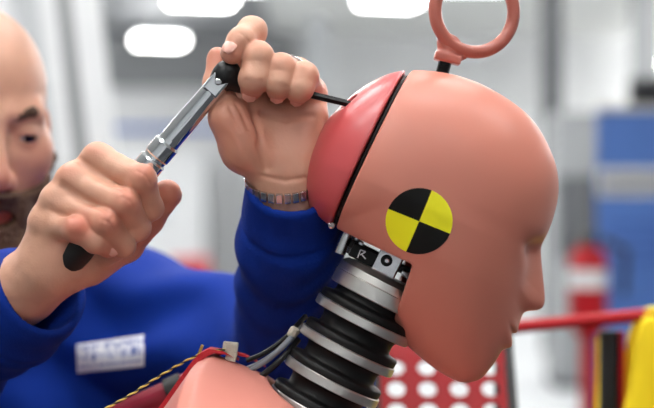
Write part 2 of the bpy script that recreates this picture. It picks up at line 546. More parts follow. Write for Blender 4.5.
def vest():
    d = 1.85
    cx = (668 - CX) * d / FPX
    zt = RAILZ + 0.02
    def f(p):
        x, y, z = p[:, 0], p[:, 1], p[:, 2]
        drop = np.clip((zt - z) / 0.45, 0, 1)
        ww = 0.034 + 0.125 * drop
        yo = 0.012 + 0.022 * np.sqrt(drop) + 0.006 * np.sin(x * 130 + 2 * np.sin(z * 20)) * drop
        a = np.abs(x - cx + 0.004 * np.sin(z * 40)) - ww
        b = np.abs(y - d) - yo - 0.006
        c = z - zt
        e = (RAILZ - 0.5) - z
        g = smax(smax(a, b, 0.012), c, 0.02)
        inner = np.maximum(np.abs(y - d) - yo - 0.001, c + 0.006)
        return smax(np.maximum(g, e), -inner, 0.004)
    vs, q = mesh_sdf(f, (cx - 0.2, d - 0.07, RAILZ - 0.52), (cx + 0.2, d + 0.07, zt + 0.02), 0.004)
    o = link('safety_vest', sdf_mesh('safety_vest', vs, q), None, M_yvest)
    tag(o, 'bright yellow vest draped over the red rail at the right edge', 'vest')
    # narrow yellow strap hanging beside it
    x = (602 - CX) * 2.0 / FPX
    zc = CAMZ - (338 - CY) * 2.0 / FPX
    m = MB()
    n = 14
    v, fc = [], []
    for i in range(n + 1):
        zz = zc - 0.45 * i / n
        wv = 0.006 * math.sin(i * 0.9)
        w2 = 0.006 + 0.004 * min(1, i / 4)
        for (dx, dy) in ((-w2, -0.003), (w2, -0.003), (w2, 0.003), (-w2, 0.003)):
            v.append((x + dx + wv * 0.3, 2.0 + dy + wv, zz))
    for i in range(n):
        for j in range(4):
            fc.append((i * 4 + j, i * 4 + (j + 1) % 4, (i + 1) * 4 + (j + 1) % 4, (i + 1) * 4 + j))
    fc += [(0, 1, 2, 3), (n * 4 + 3, n * 4 + 2, n * 4 + 1, n * 4)]
    t = thing('webbing_strap', 'narrow yellow webbing strap on a stand behind the red rail', 'strap', (x, 2.0, 0))
    m.add(v, fc).build('webbing', M_yvest, t)
    MB().tube([(x + 0.012, 2.006, 0.01), (x + 0.012, 2.006, zc)], 0.006, 10).build('pole', M_dgrey, t)
    box('foot', (x + 0.012, 2.006, 0.008), (0.2, 0.2, 0.016), M_dgrey, t)
vest()

# red perforated metal sheet with black edge, leaning on its stand
def perforated():
    d = 1.72
    s = d / FPX
    R = rot('X', -36)
    pitx, pity, rad = 31.5 * s, 24.5 * s, 9.2 * s
    o0 = P(459, 390, d)
    nx0, nx1, ny0, ny1 = -2, 1, -6, 1
    v, f = [], []
    n = 16
    for i in range(nx0, nx1 + 1):
        for j in range(ny0, ny1 + 1):
            cx, cz = i * pitx, j * pity
            b = len(v)
            for k in range(n):
                th = 2 * math.pi * k / n
                c, sn = math.cos(th), math.sin(th)
                v.append((cx + rad * c, 0, cz + rad * 0.98 * sn))
            for k in range(n):
                th = 2 * math.pi * k / n
                c, sn = math.cos(th), math.sin(th)
                q = max(abs(c), abs(sn))
                v.append((cx + pitx / 2 * c / q, 0, cz + pity / 2 * sn / q))
            for k in range(n):
                k2 = (k + 1) % n
                f.append((b + k, b + k2, b + n + k2, b + n + k))
    # solid margins round the holes
    X0, X1 = (nx0 - 0.5) * pitx, (nx1 + 0.5) * pitx
    Z0, Z1 = (ny0 - 0.5) * pity, (ny1 + 0.5) * pity
    for (a, b2, c, e) in ((X0, X1, Z1, Z1 + 0.05),):
        q = len(v)
        v += [(a, 0, c), (b2, 0, c), (b2, 0, e), (a, 0, e)]
        f.append((q, q + 1, q + 2, q + 3))
    t = thing('perforated_stand', 'red perforated metal sheet with white round holes below the dummy chin', 'metal stand', (o0[0], d, 0))
    def W(q):
        r = R @ Vector(q)
        return (r.x + o0[0], r.y + o0[1], r.z + o0[2])
    me = pymesh('perforated_sheet', [W(q) for q in v], f)
    bm = bmesh.new(); bm.from_mesh(me); bmesh.ops.remove_doubles(bm, verts=bm.verts, dist=1e-5)
    bmesh.ops.recalc_face_normals(bm, faces=bm.faces); bm.to_mesh(me); bm.free()
    o = link('perforated_sheet', me, t, M_darkred)
    md = o.modifiers.new('thickness', 'SOLIDIFY'); md.thickness = 0.003
    tilt = rot('Y', 0)
    for xx, nm in ((X1 + 0.006, 'edge_strip'), (X0 - 0.006, 'edge_strip')):
        a, b2 = W((xx, 0, Z0)), W((xx, 0, Z1 + 0.05))
        MB().tube([a, b2], 0.0055, 8).build(nm, M_black, t)
    for xx in (X1, X0):
        a, b2 = W((xx, 0.01, Z1)), W((xx, 0.01, Z0))
        MB().tube([(a[0], a[1], 0.0), a], 0.01, 10).build('leg', M_black, t)
        MB().tube([(b2[0], b2[1], 0.0), b2], 0.01, 10).build('leg', M_black, t)
perforated()

# ================================================================== CRASH TEST DUMMY
D0 = 1.235
U = D0 / FPX
def topx(p):
    """hall coordinates -> profile plane of the dummy (x right, v down, y depth), in units of U"""
    return p[:, 0] / U + CX, CY - (p[:, 2] - CAMZ) / U, (p[:, 1] - D0) / U
def W3(x, v, y=0.0):
    return np.array([(x - CX) * U, D0 + y * U, CAMZ - (v - CY) * U])

dummy = thing('crash_test_dummy', 'pink crash test dummy in profile with a yellow and black target on its head', 'dummy', (W3(300, 400)[0], D0, 0.62))

HC = (432.0, 190.0)
OUT = [(408, 71), (425, 71), (445, 73.5), (470, 80.5), (488, 88.5), (506, 99), (531, 120), (547.5, 147), (556, 172), (557.3, 189), (554, 210), (546, 234),
       (541, 246), (541, 253), (542.5, 273), (544.5, 294), (544.8, 303), (542.5, 308), (536, 310.5), (523.5, 311.5), (519.5, 322), (516.5, 329), (513, 336), (512.5, 341), (507, 348), (500, 353.5), (495, 361), (489, 369), (479, 379.5), (466, 383),
       (448, 376.5), (423, 359.5), (405, 343), (391, 327), (370, 295), (350, 262), (329, 227),
       (312, 212), (305, 192), (305.5, 168), (314.5, 143), (329, 119), (346, 101.7), (363.5, 87.5), (388, 75)]
# face outline beside the nose and lips: cheeks only
BASE = [(546, 234), (535, 250), (526, 273), (519, 294), (513, 311), (508, 325), (504, 337), (499, 348), (494, 357), (489, 369)]
def polar(pts):
    a = np.array([math.atan2(y - HC[1], x - HC[0]) for x, y in pts])
    r = np.array([math.hypot(x - HC[0], y - HC[1]) for x, y in pts])
    o = np.argsort(a)
    return a[o], r[o]
def pchip(xs, ys, n=2880):
    """periodic smooth table over -pi..pi"""
    x = np.concatenate([xs - 2 * np.pi, xs, xs + 2 * np.pi]); y = np.tile(ys, 3)
    hh = np.diff(x); dl = np.diff(y) / hh
    m = np.zeros_like(y)
    w1, w2 = 2 * hh[1:] + hh[:-1], hh[1:] + 2 * hh[:-1]
    mono = dl[1:] * dl[:-1] > 0
    m[1:-1] = np.where(mono, (w1 + w2) / (w1 / np.where(mono, dl[:-1], 1) + w2 / np.where(mono, dl[1:], 1)), 0)
    q = np.linspace(-np.pi, np.pi, n)
    i = np.clip(np.searchsorted(x, q) - 1, 0, len(x) - 2)
    t = (q - x[i]) / hh[i]
    v = (1 + 2 * t) * (1 - t) ** 2 * y[i] + t * (1 - t) ** 2 * hh[i] * m[i] + t * t * (3 - 2 * t) * y[i + 1] + t * t * (t - 1) * hh[i] * m[i + 1]
    return v
def smooth_tab(v, s):
    k = np.exp(-0.5 * (np.arange(-4 * s, 4 * s + 1) / s) ** 2); k /= k.sum()
    return np.convolve(np.concatenate([v[-4 * s:], v, v[:4 * s]]), k, 'valid')
ao, ro = polar(OUT)
TAB_T = smooth_tab(pchip(ao, ro), 9)
ab_, rb_ = polar(BASE)
lo_, hi_ = ab_.min(), ab_.max()
keep = (ao < lo_ - 1e-6) | (ao > hi_ + 1e-6)
xa = np.concatenate([ao[keep], ab_]); ra = np.concatenate([ro[keep], rb_])
o_ = np.argsort(xa)
TAB_B = smooth_tab(pchip(xa[o_], ra[o_]), 24)
TH = np.linspace(-np.pi, np.pi, len(TAB_T))
def tab(th, T):
    return np.interp(th, TH, T)

UD = (-0.407, 0.914)
UF = (0.914, 0.407)
def head_solid(x, v, y):
    dx, dv = x - HC[0], v - HC[1]
    rho = np.sqrt(dx * dx + dv * dv) + 1e-6
    th = np.arctan2(dv, dx)
    RT, RB = tab(th, TAB_T), tab(th, TAB_B)
    hd = dx * UD[0] + dv * UD[1]
    sg = np.interp(th, np.radians([20, 32, 44, 49, 54, 60, 75]), [18, 13, 18, 25, 26, 34, 40])
    g = np.exp(-np.abs(y / sg) ** 2.3)
    # the chin and jaw stay full, eye sockets sink in
    eye = np.exp(-((th - math.radians(32)) / 0.10) ** 2) * np.exp(-((np.abs(y) - 36) / 19) ** 2)
    R = np.where(RT > RB, RB + (RT - RB) * g, RT) - 9.0 * eye
    # mouth corners
    mouth = np.exp(-((th - math.radians(61.1)) / 0.015) ** 2) * np.exp(-(np.abs(y) / 30.0) ** 4)
    lipy = np.exp(-(np.abs(y) / 29.0) ** 4)
    R = R - 4.0 * mouth + lipy * (2.0 * np.exp(-((th - math.radians(59.0)) / 0.02) ** 2) + 2.2 * np.exp(-((th - math.radians(63.2)) / 0.022) ** 2) - 1.8 * np.exp(-((th - math.radians(66.5)) / 0.03) ** 2))
    Wd = np.interp(hd, [-130, -40, 20, 60, 100, 140, 175], [95, 96, 96, 91, 80, 66, 52])
    m = 2.5
    t = rho / R
    s = (t ** m + (np.abs(y) / Wd) ** 2.2) ** 0.42
    rr = np.sqrt(rho * rho + y * y)
    return rr * (1 - 1 / np.maximum(s, 0.05))
def hp(x, v, p0, p1):
    """signed distance to the line p0->p1 (positive on the right-hand side when v points down)"""
    dx, dv = p1[0] - p0[0], p1[1] - p0[1]
    L = math.hypot(dx, dv)
    return ((x - p0[0]) * (-dv) + (v - p0[1]) * dx) / L
SEAM0, SEAM1 = (408.5, 71.0), (336.5, 223.0)
def seam(x, v, y):
    """>0 behind the seam (cap side)"""
    return hp(x - 0.075 * y, v, SEAM0, SEAM1)
E0, E1 = P(236, 77, 1.208), P(346.5, 103.2, 1.2135)     # hex driver axis
def f_face(p):
    x, v, y = topx(p)
    s = head_solid(x, v, y)
    base = hp(x, v, (329.8, 224.8), (408.5, 261.7))         # >0 below the skull base
    back = hp(x, v, (408.5, 261.7), (391.5, 321.5))         # >0 behind the jaw edge
    notch = smin(base, back, 3.0)
    f = smax(s, notch, 3.0)
    f = smax(f, seam(x, v, y) + 3.2, 2.5)
    inner = s + 13.0
    inner = np.maximum(inner, seam(x, v, y) + 12)
    f = smax(f, -inner, 3.0)
    return f * U
def f_cap(p):
    x, v, y = topx(p)
    s = head_solid(x, v, y) - 0.5
    f = smax(s, 2.0 - seam(x, v, y), 3.5)
    f = smax(f, hp(x, v, (327.8, 224.8), (408.5, 263.7)), 4.0)
    # access hole for the driver
    dr = (E1 - E0) / np.linalg.norm(E1 - E0)
    up_ = np.array([0.0015, 0, 0.0030])
    h = cone(p, E1 - dr * 0.02, E1 + dr * 0.028, 0.0054, 0.0050)
    h = np.minimum(h, cone(p, E1 - dr * 0.02 + up_, E1 + dr * 0.028 + up_, 0.0050, 0.0046))
    return smax(f * U, -h, 0.0008)
lo, hi = W3(296, 392, -104), W3(566, 62, 104)
vs, q = mesh_sdf(f_face, np.minimum(lo, hi), np.maximum(lo, hi), 0.0014)
face = link('head_skin', sdf_mesh('head_skin', vs, q), dummy, M_vinyl)
lo, hi = W3(298, 235, -104), W3(416, 62, 104)
vs, q = mesh_sdf(f_cap, np.minimum(lo, hi), np.maximum(lo, hi), 0.0014)
cap = link('skull_cap', sdf_mesh('skull_cap', vs, q), dummy, M_cap)
cap['label'] = 'redder rear skull cap with access hole'
# dark seal in the seam
def f_seal(p):
    x, v, y = topx(p)
    s = head_solid(x, v, y) + 5
    f = np.maximum(s, np.abs(seam(x, v, y) + 0.6) - 2.2)
    f = np.maximum(f, hp(x, v, (327.8, 221.0), (408.5, 258.7)))
    return np.maximum(f, -(s + 16)) * U
lo, hi = W3(320, 235, -104), W3(420, 62, 104)
vs, q = mesh_sdf(f_seal, np.minimum(lo, hi), np.maximum(lo, hi), 0.0016)
link('seam_seal', sdf_mesh('seam_seal', vs, q), dummy, M_rubber)

# target sticker, wrapped onto the side of the head
def target():
    c = (413.6, 220.2); R = 31.2
    rings, seg = 14, 96
    pts = [(c[0], c[1])]
    for i in range(1, rings + 1):
        for j in range(seg):
            a = 2 * math.pi * j / seg + math.radians(-68)
            pts.append((c[0] + R * i / rings * math.cos(a), c[1] + R * i / rings * math.sin(a)))
    pts = np.array(pts)
    y = np.full(len(pts), -110.0)
    for _ in range(60):
        y = y + np.maximum(head_solid(pts[:, 0], pts[:, 1], y), -2) * 0.7 * np.sign(1)
    V = [W3(a, b, k - 0.45) for (a, b), k in zip(pts, y)]
    V2 = [W3(a, b, k + 0.6) for (a, b), k in zip(pts, y)]
    for nm, which, mm in (('yellow_quadrant', 0, M_yel), ('black_quadrant', 1, M_blk)):
        for quad in range(4):
            if quad % 2 != which: continue
            v, f = [], []
            n4 = seg // 4
            ids = [0]
            js = [(quad * n4 + k) % seg for k in range(n4 + 1)]
            row = n4 + 1
            v = [V[0]] + [V[1 + i * seg + j] for i in range(rings) for j in js]
            nv = len(v)
            v += [V2[0]] + [V2[1 + i * seg + j] for i in range(rings) for j in js]
            for k in range(n4):
                f.append((0, 1 + k, 2 + k))
            for i in range(rings - 1):
                for k in range(n4):
                    a = 1 + i * row + k
                    f.append((a, a + row, a + row + 1, a + 1))
            base = 1 + (rings - 1) * row
            rim = [0] + [1 + i * row for i in range(rings)] + [base + k for k in range(1, n4 + 1)] + [1 + i * row + n4 for i in range(rings - 2, -1, -1)]
            for a, b in zip(rim, rim[1:] + rim[:1]):
                f.append((a, b, b + nv, a + nv))
            me = pymesh(nm, v, f, True)
            bm = bmesh.new(); bm.from_mesh(me); bmesh.ops.recalc_face_normals(bm, faces=bm.faces); bm.to_mesh(me); bm.free()
            me.set_sharp_from_angle(angle=math.radians(50))
            o = link(nm, me, face, mm)
target()

# lifting ring
def lifting_ring():
    c = W3(474.5, 11, 0)
    R, r = 41 * U, 6.6 * U
    v, f = [], []
    n, m = 64, 16
    yaw = math.radians(12)
    for i in range(n):
        a = 2 * math.pi * i / n
        er = np.array([math.cos(a) * math.cos(yaw), math.cos(a) * math.sin(yaw), math.sin(a)])
        ey = np.array([-math.sin(yaw), math.cos(yaw), 0])
        for j in range(m):
            b = 2 * math.pi * j / m
            v.append(c + er * (R + r * math.cos(b)) + ey * r * math.sin(b))
    for i in range(n):
        for j in range(m):
            f.append((i * m + j, i * m + (j + 1) % m, ((i + 1) % n) * m + (j + 1) % m, ((i + 1) % n) * m + j))
    o = link('lifting_ring', pymesh('lifting_ring', v, f, True), dummy, M_ring)
    def lug(p):
        a = cone(p, W3(450, 44), W3(446, 55.5), 9 * U, 10 * U)
        b = cone(p, W3(444, 41), W3(462, 53), 7 * U, 7 * U)
        a = smin(a, b, 0.006)
        x, v, y = topx(p)
        cut = hp(x, v, (430, 57), (460, 65))
        rim = rbox(p, W3(447.5, 58.5), (13.5 * U, 10 * U, 4.2 * U), 0.0016, np.array(rot('Y', 14)))
        return smin(smax(a, cut * U, 0.002), rim, 0.003)
    vs, q = mesh_sdf(lug, W3(425, 78, -26), W3(478, 28, 26), 0.0011)
    link('ring_lug', sdf_mesh('ring_lug', vs, q), o, M_ring)
    ax = W3(446, 59) - W3(438.5, 86)
    m_ = MB()
    prof = []
    L = 24
    for k in range(L * 4):
        prof.append((6.3 * U + (0.5 * U if (k % 4) < 2 else -0.3 * U), k * 27.5 * U / (L * 4)))
    m_.lathe(W3(438.5, 86), ax, prof, 24).build('threaded_stud', M_dark, o, True, 60)
lifting_ring()

# ---- neck
AX = np.array([0.454, 0.0, 0.891]); AX /= np.linalg.norm(AX)      # up along the neck
def along(x, v, h=0.0, y=0.0):
    return W3(x, v, y) + AX * h * U
DISC = [(361.0, 319.0), (346.0, 349.5), (331.0, 380.5), (316, 411.5)]
rub = MB()
prof = []
c0 = np.array(DISC[3])
def hgt(x, v):
    return float((W3(x, v) - W3(*c0)) @ AX) / U
prof = [(44, -6), (44, 4)]
for k in (3, 2, 1, 0):
    h = hgt(*DISC[k])
    prof += [(49.5, h + 5), (50, h + 11), (48.5, h + 13.0), (40, h + 14.5), (38.5, h + 17), (38.5, h + 24), (40, h + 27), (42, h + 29)]
prof[-1] = (38, hgt(*DISC[0]) + 27)
neck = MB().lathe(W3(*c0), AX, [(r * U, h * U) for r, h in prof], 64).build('neck_column', M_rubber, dummy, True, 50)
for k in range(4):
    h = hgt(*DISC[k])
    MB().lathe(W3(*c0), AX, [(20 * U, (h - 4.6) * U), (50.2 * U, (h - 4.6) * U), (51.3 * U, (h - 3.8) * U), (51.3 * U, (h + 4.0) * U), (50.2 * U, (h + 5.0) * U), (20 * U, (h + 5.0) * U)], 72, closed=True).build('neck_disc', M_alu, neck, True, 35)
# top end plate with a chamfered shoulder
ht = hgt(367.5, 282.5)
MB().lathe(W3(*c0), AX, [(46 * U, (ht - 13) * U), (47 * U, (ht - 12) * U), (47 * U, (ht + 0.5) * U), (46.2 * U, (ht + 1.2) * U), (46.6 * U, (ht + 2) * U), (46 * U, (ht + 9) * U), (40 * U, (ht + 15) * U), (31 * U, (ht + 16) * U)], 72).build('neck_plate', M_alu, neck, True, 28)
# nodding joint under the skull
NB = rot('Y', 27)
NBn = np.array(NB)
def nb(x, v, y, size, m, name, bev=0.0015, R=NB):
    return box(name, W3(x, v, y), tuple(s * U for s in size), m, neck, R, bev)
nb(381, 258, 0, (70, 40, 9), M_dark, 'joint_block')
nb(363, 254, -16, (27, 20, 15), M_rubber, 'nodding_block')
nb(359, 246, -21, (5, 5, 12), M_steel, 'spacer')
nb(387, 262, -24, (25, 7, 27), M_steel, 'joint_bracket')
yb = -28.5
MB().lathe(W3(385.5, 259.5, yb), (0, 1, 0), [(2.2 * U, -0.6 * U), (4.4 * U, -0.6 * U), (5.8 * U, 0.2 * U), (5.8 * U, 3 * U)], 24).build('pivot_bolt', M_dark, neck, True)
MB().lathe(W3(385.8, 259.8, yb), (0, 1, 0), [(1.2 * U, -1.4 * U), (2.4 * U, -1.2 * U), (2.4 * U, 2 * U)], 6).build('bolt_socket', M_steel, neck)
nb(406, 274, -20, (13, 8, 7), M_steel, 'clamp')
nb(372.5, 265, -22, (7, 6, 5), M_brass, 'shim')
MB().tube([W3(339, 253, -14), W3(344, 240, -14), W3(350, 226, -14)], 6.2 * U, 20).build('load_cell_post', M_steel, neck, True)
MB().tube([W3(350, 254, -8), W3(356, 240, -8), W3(361, 230, -8)], 5 * U, 16).build('load_cell_post', M_steel, neck, True)
MB().lathe(W3(331, 225, -40), (0.3, -1, 0.2), [(3.6 * U, -2 * U), (3.6 * U, 2 * U), (2.4 * U, 3.4 * U)], 16).build('cap_screw', M_steel, cap, True)
# small stroke on the block, as the mark on it
for a, b in (((357, 257), (360, 249)), ((360, 249), (365, 251)), ((365, 251), (359.5, 254)), ((361, 253.5), (365, 258))):
    MB().tube([W3(*a, -26.4), W3(*b, -26.4)], 0.7 * U, 6).build('painted_stroke', M_white, neck)

# cables down the back of the neck
def cable(pts, r, m, name):
    P_ = np.array([W3(*p) for p in pts])
    k = np.linspace(0, len(pts) - 1, 26)
    i = np.clip(k.astype(int), 0, len(pts) - 2); t = (k - i)[:, None]
    p0 = P_[np.maximum(i - 1, 0)]; p1 = P_[i]; p2 = P_[i + 1]; p3 = P_[np.minimum(i + 2, len(pts) - 1)]
    c = 0.5 * (2 * p1 + (p2 - p0) * t + (2 * p0 - 5 * p1 + 4 * p2 - p3) * t * t + (3 * p1 - p0 - 3 * p2 + p3) * t ** 3)
    return MB().tube(list(c), r * U, 8).build(name, m, dummy, True)
cable([(302, 326, 26), (292, 336, 4), (276, 352, 0), (258, 364, 4), (240, 372, 10)], 2.3, M_cable, 'sensor_cable')
cable([(300, 331, 22), (286, 344, -6), (268, 360, -2), (250, 371, 2), (236, 380, 6)], 2.3, M_cable, 'sensor_cable')
cable([(305, 318, 28), (295, 328, 10), (284, 340, 8), (264, 354, 10), (246, 362, 14)], 2.6, M_dark, 'sensor_cable')
cable([(298, 340, 10), (284, 356, -8), (266, 372, -8), (250, 384, -6)], 3.2, M_dark, 'sensor_cable')
MB().lathe(W3(293, 333, 6), (0.5, 0, 0.9), [(4 * U, -5 * U), (5 * U, -3 * U), (5 * U, 4 * U), (3 * U, 6 * U)], 16).build('cable_clip', M_velcro, dummy, True)

# ---- chest jacket
PROF = [(213, 357), (262, 377), (318, 403), (352, 424), (392, 452), (436, 505), (452, 580), (428, 690), (400, 790), (160, 790), (122, 690), (104, 580), (118, 486), (152, 432), (180, 394), (203, 361)]
def poly_sd(x, v, pts):
    pts = np.array(pts, f32)
    d2 = np.full(x.shape, 1e12, f32); s = np.ones(x.shape, f32)
    j = len(pts) - 1
    for i in range(len(pts)):
        e = pts[j] - pts[i]
        wx, wv = x - pts[i, 0], v - pts[i, 1]
        t = np.clip((wx * e[0] + wv * e[1]) / (e @ e), 0, 1)
        bx, bv = wx - e[0] * t, wv - e[1] * t
        d2 = np.minimum(d2, bx * bx + bv * bv)
        c1 = v >= pts[i, 1]; c2 = v < pts[j, 1]; c3 = e[0] * wv > e[1] * wx
        flip = (c1 & c2 & c3) | (~c1 & ~c2 & ~c3)
        s = np.where(flip, -s, s)
        j = i
    return s * np.sqrt(d2)
def jacket_solid(p):
    x, v, y = topx(p)
    ay = np.sqrt(y * y + 28.0 ** 2) - 28.0
    # shoulders fall away from the collar
    drop = 0.16 * ay + 0.0016 * ay * ay
    back = 10 * np.exp(-(ay / 40.0) ** 2)
    s = poly_sd(x + 13.0 * (1 - np.exp(-ay / 45.0)), v - drop, PROF)
    Wd = np.interp(v, [350, 420, 500, 640, 790], [150, 190, 205, 185, 170])
    return smax(s - 3.0, ay - Wd, 60.0)
def f_jacket(p):
    x, v, y = topx(p)
    s = jacket_solid(p)
    ax0 = np.array([325.0, 392.0])
    hole = (np.sqrt(((p - W3(*ax0).astype(f32)) - ((p - W3(*ax0).astype(f32)) @ AX.astype(f32))[:, None] * AX.astype(f32)) ** 2 @ np.ones(3, f32)) / U - 56)
    f = smax(s, -hole, 5.0)
    f = smax(f, -np.maximum(s + 9.0, 0 * s - 1e3), 2.0)      # hollow skin
    f = smax(f, 2.2 - seam_back(x, v, y), 1.5)
    return f * U
def seam_back(x, v, y):
    """distance from the zip slit in the middle of the back"""
    back = hp(x, v, (236, 366), (150, 486))
    return np.where(back > -18, np.maximum(np.abs(y), -0 * y), 1e3) + 0 * x
lo, hi = W3(90, 795, -215), W3(470, 340, 215)
vs, q = mesh_sdf(f_jacket, np.minimum(lo, hi), np.maximum(lo, hi), 0.0028)
jack = link('chest_jacket', sdf_mesh('chest_jacket', vs, q), dummy, M_jacket)
jack['label'] = 'pale pink chest jacket with red zip tape'
# red zip tape following the back edge and the collar corner
def strip(path, wid, th, m, name, parent, yaw=0.0):
    v, f = [], []
    for (x, y_, dy) in path:
        for (a, b) in ((-wid, -th), (wid, -th), (wid, th), (-wid, th)):
            v.append(W3(x + b * 0.8, y_ + b * 0.6, dy + a))
    n = len(path)
    for i in range(n - 1):
        for j in range(4):
            f.append((i * 4 + j, i * 4 + (j + 1) % 4, (i + 1) * 4 + (j + 1) % 4, (i + 1) * 4 + j))
    f += [(0, 1, 2, 3), tuple((n - 1) * 4 + j for j in (3, 2, 1, 0))]
    return MB().add(v, f).build(name, m, parent)
strip([(236, 358, 6), (226, 352, 1), (213, 349.5, -5), (204, 353.5, -8), (195, 363, -10), (182, 381, -12), (168, 401, -14), (155, 418, -15), (135, 446, -15)], 12, 3.4, M_redcloth, 'zip_tape', jack)
strip([(262, 368, 30), (246, 358, 22), (232, 354, 16), (220, 353, 14), (208, 360, 14)], 6, 3.0, M_redcloth, 'lining_edge', jack)
for k in range(22):
    t = k / 21
    x, v = 204 - 60 * t, 352 + 82 * t + 4 * t * t
    box('zip_tooth', W3(x - 4, v + 1, -19 - 8 * t), (1.4 * U, 2.0 * U, 1.6 * U), M_redcloth, jack, rot('Y', 53))
tabo = box('hook_tab', W3(230.5, 347, -2), (15 * U, 13 * U, 10 * U), M_velcro, jack, rot('Y', 6), 0.001)
box('tab_backing', W3(231.5, 356, -3), (11 * U, 10 * U, 9 * U), M_velcro, jack, rot('Y', 14), 0.001)
box('zip_pull', W3(201, 350, -9), (3 * U, 3 * U, 13 * U), M_brass, jack, rot('Y', 22), 0.0005)

# pelvis block and seat so that the dummy sits on something
zseat = W3(0, 800)[2]
def f_pel(p):
    return smin(rbox(p, W3(275, 830, 0), (0.13, 0.16, 0.07), 0.05), cone(p, W3(330, 850, -90), W3(560, 850, -110), 0.07, 0.06), 0.04)
def f_pel2(p):
    return smin(f_pel(p), cone(p, W3(330, 850, 90), W3(560, 850, 110), 0.07, 0.06), 0.04)
lo, hi = W3(60, 960, -260), W3(660, 730, 260)
vs, q = mesh_sdf(f_pel2, np.minimum(lo, hi), np.maximum(lo, hi), 0.008)
link('pelvis', sdf_mesh('pelvis', vs, q), dummy, M_jacket)
zs = float(vs[:, 2].min())
st = thing('test_seat', 'red tube framed seat carrying the dummy, a tube end showing at lower left', 'seat', (W3(300, 0)[0], D0, 0))
box('seat_pan', (W3(340, 0)[0], D0, zs - 0.02), (0.5, 0.46, 0.04), M_redpaint, st, None, 0.01)
for sx in (-1, 1):
    for sy in (-1, 1):
        MB().tube([(W3(340, 0)[0] + sx * 0.22, D0 + sy * 0.2, 0), (W3(340, 0)[0] + sx * 0.22, D0 + sy * 0.2, zs - 0.03)], 0.016, 12).build('leg', M_redpaint, st)
def PT(px, py, d): return P(px, py, d)
bt = MB().tube([PT(207, 376.5, 1.36), PT(190, 384, 1.36), PT(165, 395, 1.36), PT(120, 415, 1.37), PT(90, 440, 1.38), PT(80, 520, 1.39), PT(95, 700, 1.41), (W3(340, 0)[0] - 0.22, D0 + 0.2, zs - 0.01)], 0.0115, 14).build('back_tube', mat('crimson_paint', (130, 12, 40), 0.45, var=0.06, coat=0.2), st, True)
MB().tube([PT(184, 386.5, 1.36), PT(168, 393.5, 1.36)], 0.0135, 14).build('black_collar', M_black, st, True)

# twisted yellow and black cord
def cord():
    pts = [P(96, 414, 1.18), P(130, 395, 1.20), P(160, 376, 1.215), P(185, 361.5, 1.225), P(203, 353, 1.226), P(216, 350.5, 1.226), P(225, 349.5, 1.228)]
    P_ = np.array(pts); n = 220
    k = np.linspace(0, len(pts) - 1.0001, n); i = k.astype(int); t = (k - i)[:, None]
    p0 = P_[np.maximum(i - 1, 0)]; p1 = P_[i]; p2 = P_[i + 1]; p3 = P_[np.minimum(i + 2, len(pts) - 1)]
    c = 0.5 * (2 * p1 + (p2 - p0) * t + (2 * p0 - 5 * p1 + 4 * p2 - p3) * t * t + (3 * p1 - p0 - 3 * p2 + p3) * t ** 3)
    t = thing('twisted_cord', 'thin yellow and black twisted cord tied to the jacket zip', 'cord', c[0])
    tan = np.gradient(c, axis=0); tan /= np.linalg.norm(tan, axis=1)[:, None]
    a = np.cross(tan, [0, 1.0, 0]); a /= np.linalg.norm(a, axis=1)[:, None]
    b = np.cross(tan, a)
    s = np.concatenate([[0], np.cumsum(np.linalg.norm(np.diff(c, axis=0), axis=1))])
    ph = s / 0.011 * 2 * math.pi
    for k, mm in ((0, M_cordy), (1, M_cordb)):
        q = c + 0.00048 * (np.cos(ph + k * math.pi)[:, None] * a + np.sin(ph + k * math.pi)[:, None] * b)
        MB().tube(list(q), 0.0008 if k == 0 else 0.0006, 7).build('strand', mm, t, True)
cord()

# ================================================================== THE TECHNICIAN
man = thing('person', 'bald bearded person in a blue sweatshirt working with a ratchet on the dummy head', 'person', (P(-40, 0, 1.85)[0], 1.85, 0))

def hand_fn(D):
    """D: joints in metres; fingers = list of 4-point chains with radii; returns an implicit function"""
    def f(p):
        palm = None
        for a, b, ra, rb in D['palm']:
            c = cone(p, a, b, ra, rb)
            palm = c if palm is None else smin(palm, c, 0.012)
        full = None
        for ch, rs in D['fingers']:
            pr = cone(p, ch[0], ch[0] + (ch[1] - ch[0]) * 0.42, rs[0], rs[0] + (rs[1] - rs[0]) * 0.4)
            palm = smin(palm, pr, 0.007)
        for ch, rs in D['fingers'] + [D['thumb']]:
            g = None
            for k in range(len(ch) - 1):
                c = cone(p, ch[k], ch[k + 1], rs[k], rs[k + 1])
                # knuckles stand a little proud of the finger bones
                if k > 0:
                    c = smin(c, sph(p, ch[k], rs[k] * 0.93), 0.003)
                g = c if g is None else smin(g, c, 0.004)
            full = g if full is None else smin(full, g, 0.0016)
        out = smin(palm, full, 0.0022)
        for a, b, ra, rb in D['fore']:
            out = smin(out, cone(p, a, b, ra, rb), 0.02)
        for c, r, s in D.get('bump', []):
            q = p - np.asarray(c, f32)
            out = out - s * np.exp(-(q * q).sum(1) / (r * r))
        for a, b, r, s in D.get('crease', []):
            out = out + s * np.exp(-(np.maximum(cone(p, a, b, 0, 0), 0) / r) ** 2)
        return out + 0.00025 * wob(p, 420.0)
    return f

def on_skin(fn, px, py, d0=1.12):
    o = np.array([0, 0, CAMZ]); r = P(px, py, 1.0) - o
    t = d0
    for _ in range(60):
        t += float(np.clip(fn((o + r * t)[None].astype(f32))[0], -0.02, 0.02)) * 0.9
    return o + r * t
def creases(D, lines):
    base = hand_fn(dict(D, crease=[]))
    out = list(D.get('crease', []))
    for pts, r, s in lines:
        q = [on_skin(base, *a) for a in pts]
        for a, b in zip(q[:-1], q[1:]):
            out.append((a, b, r, s))
    D['crease'] = out

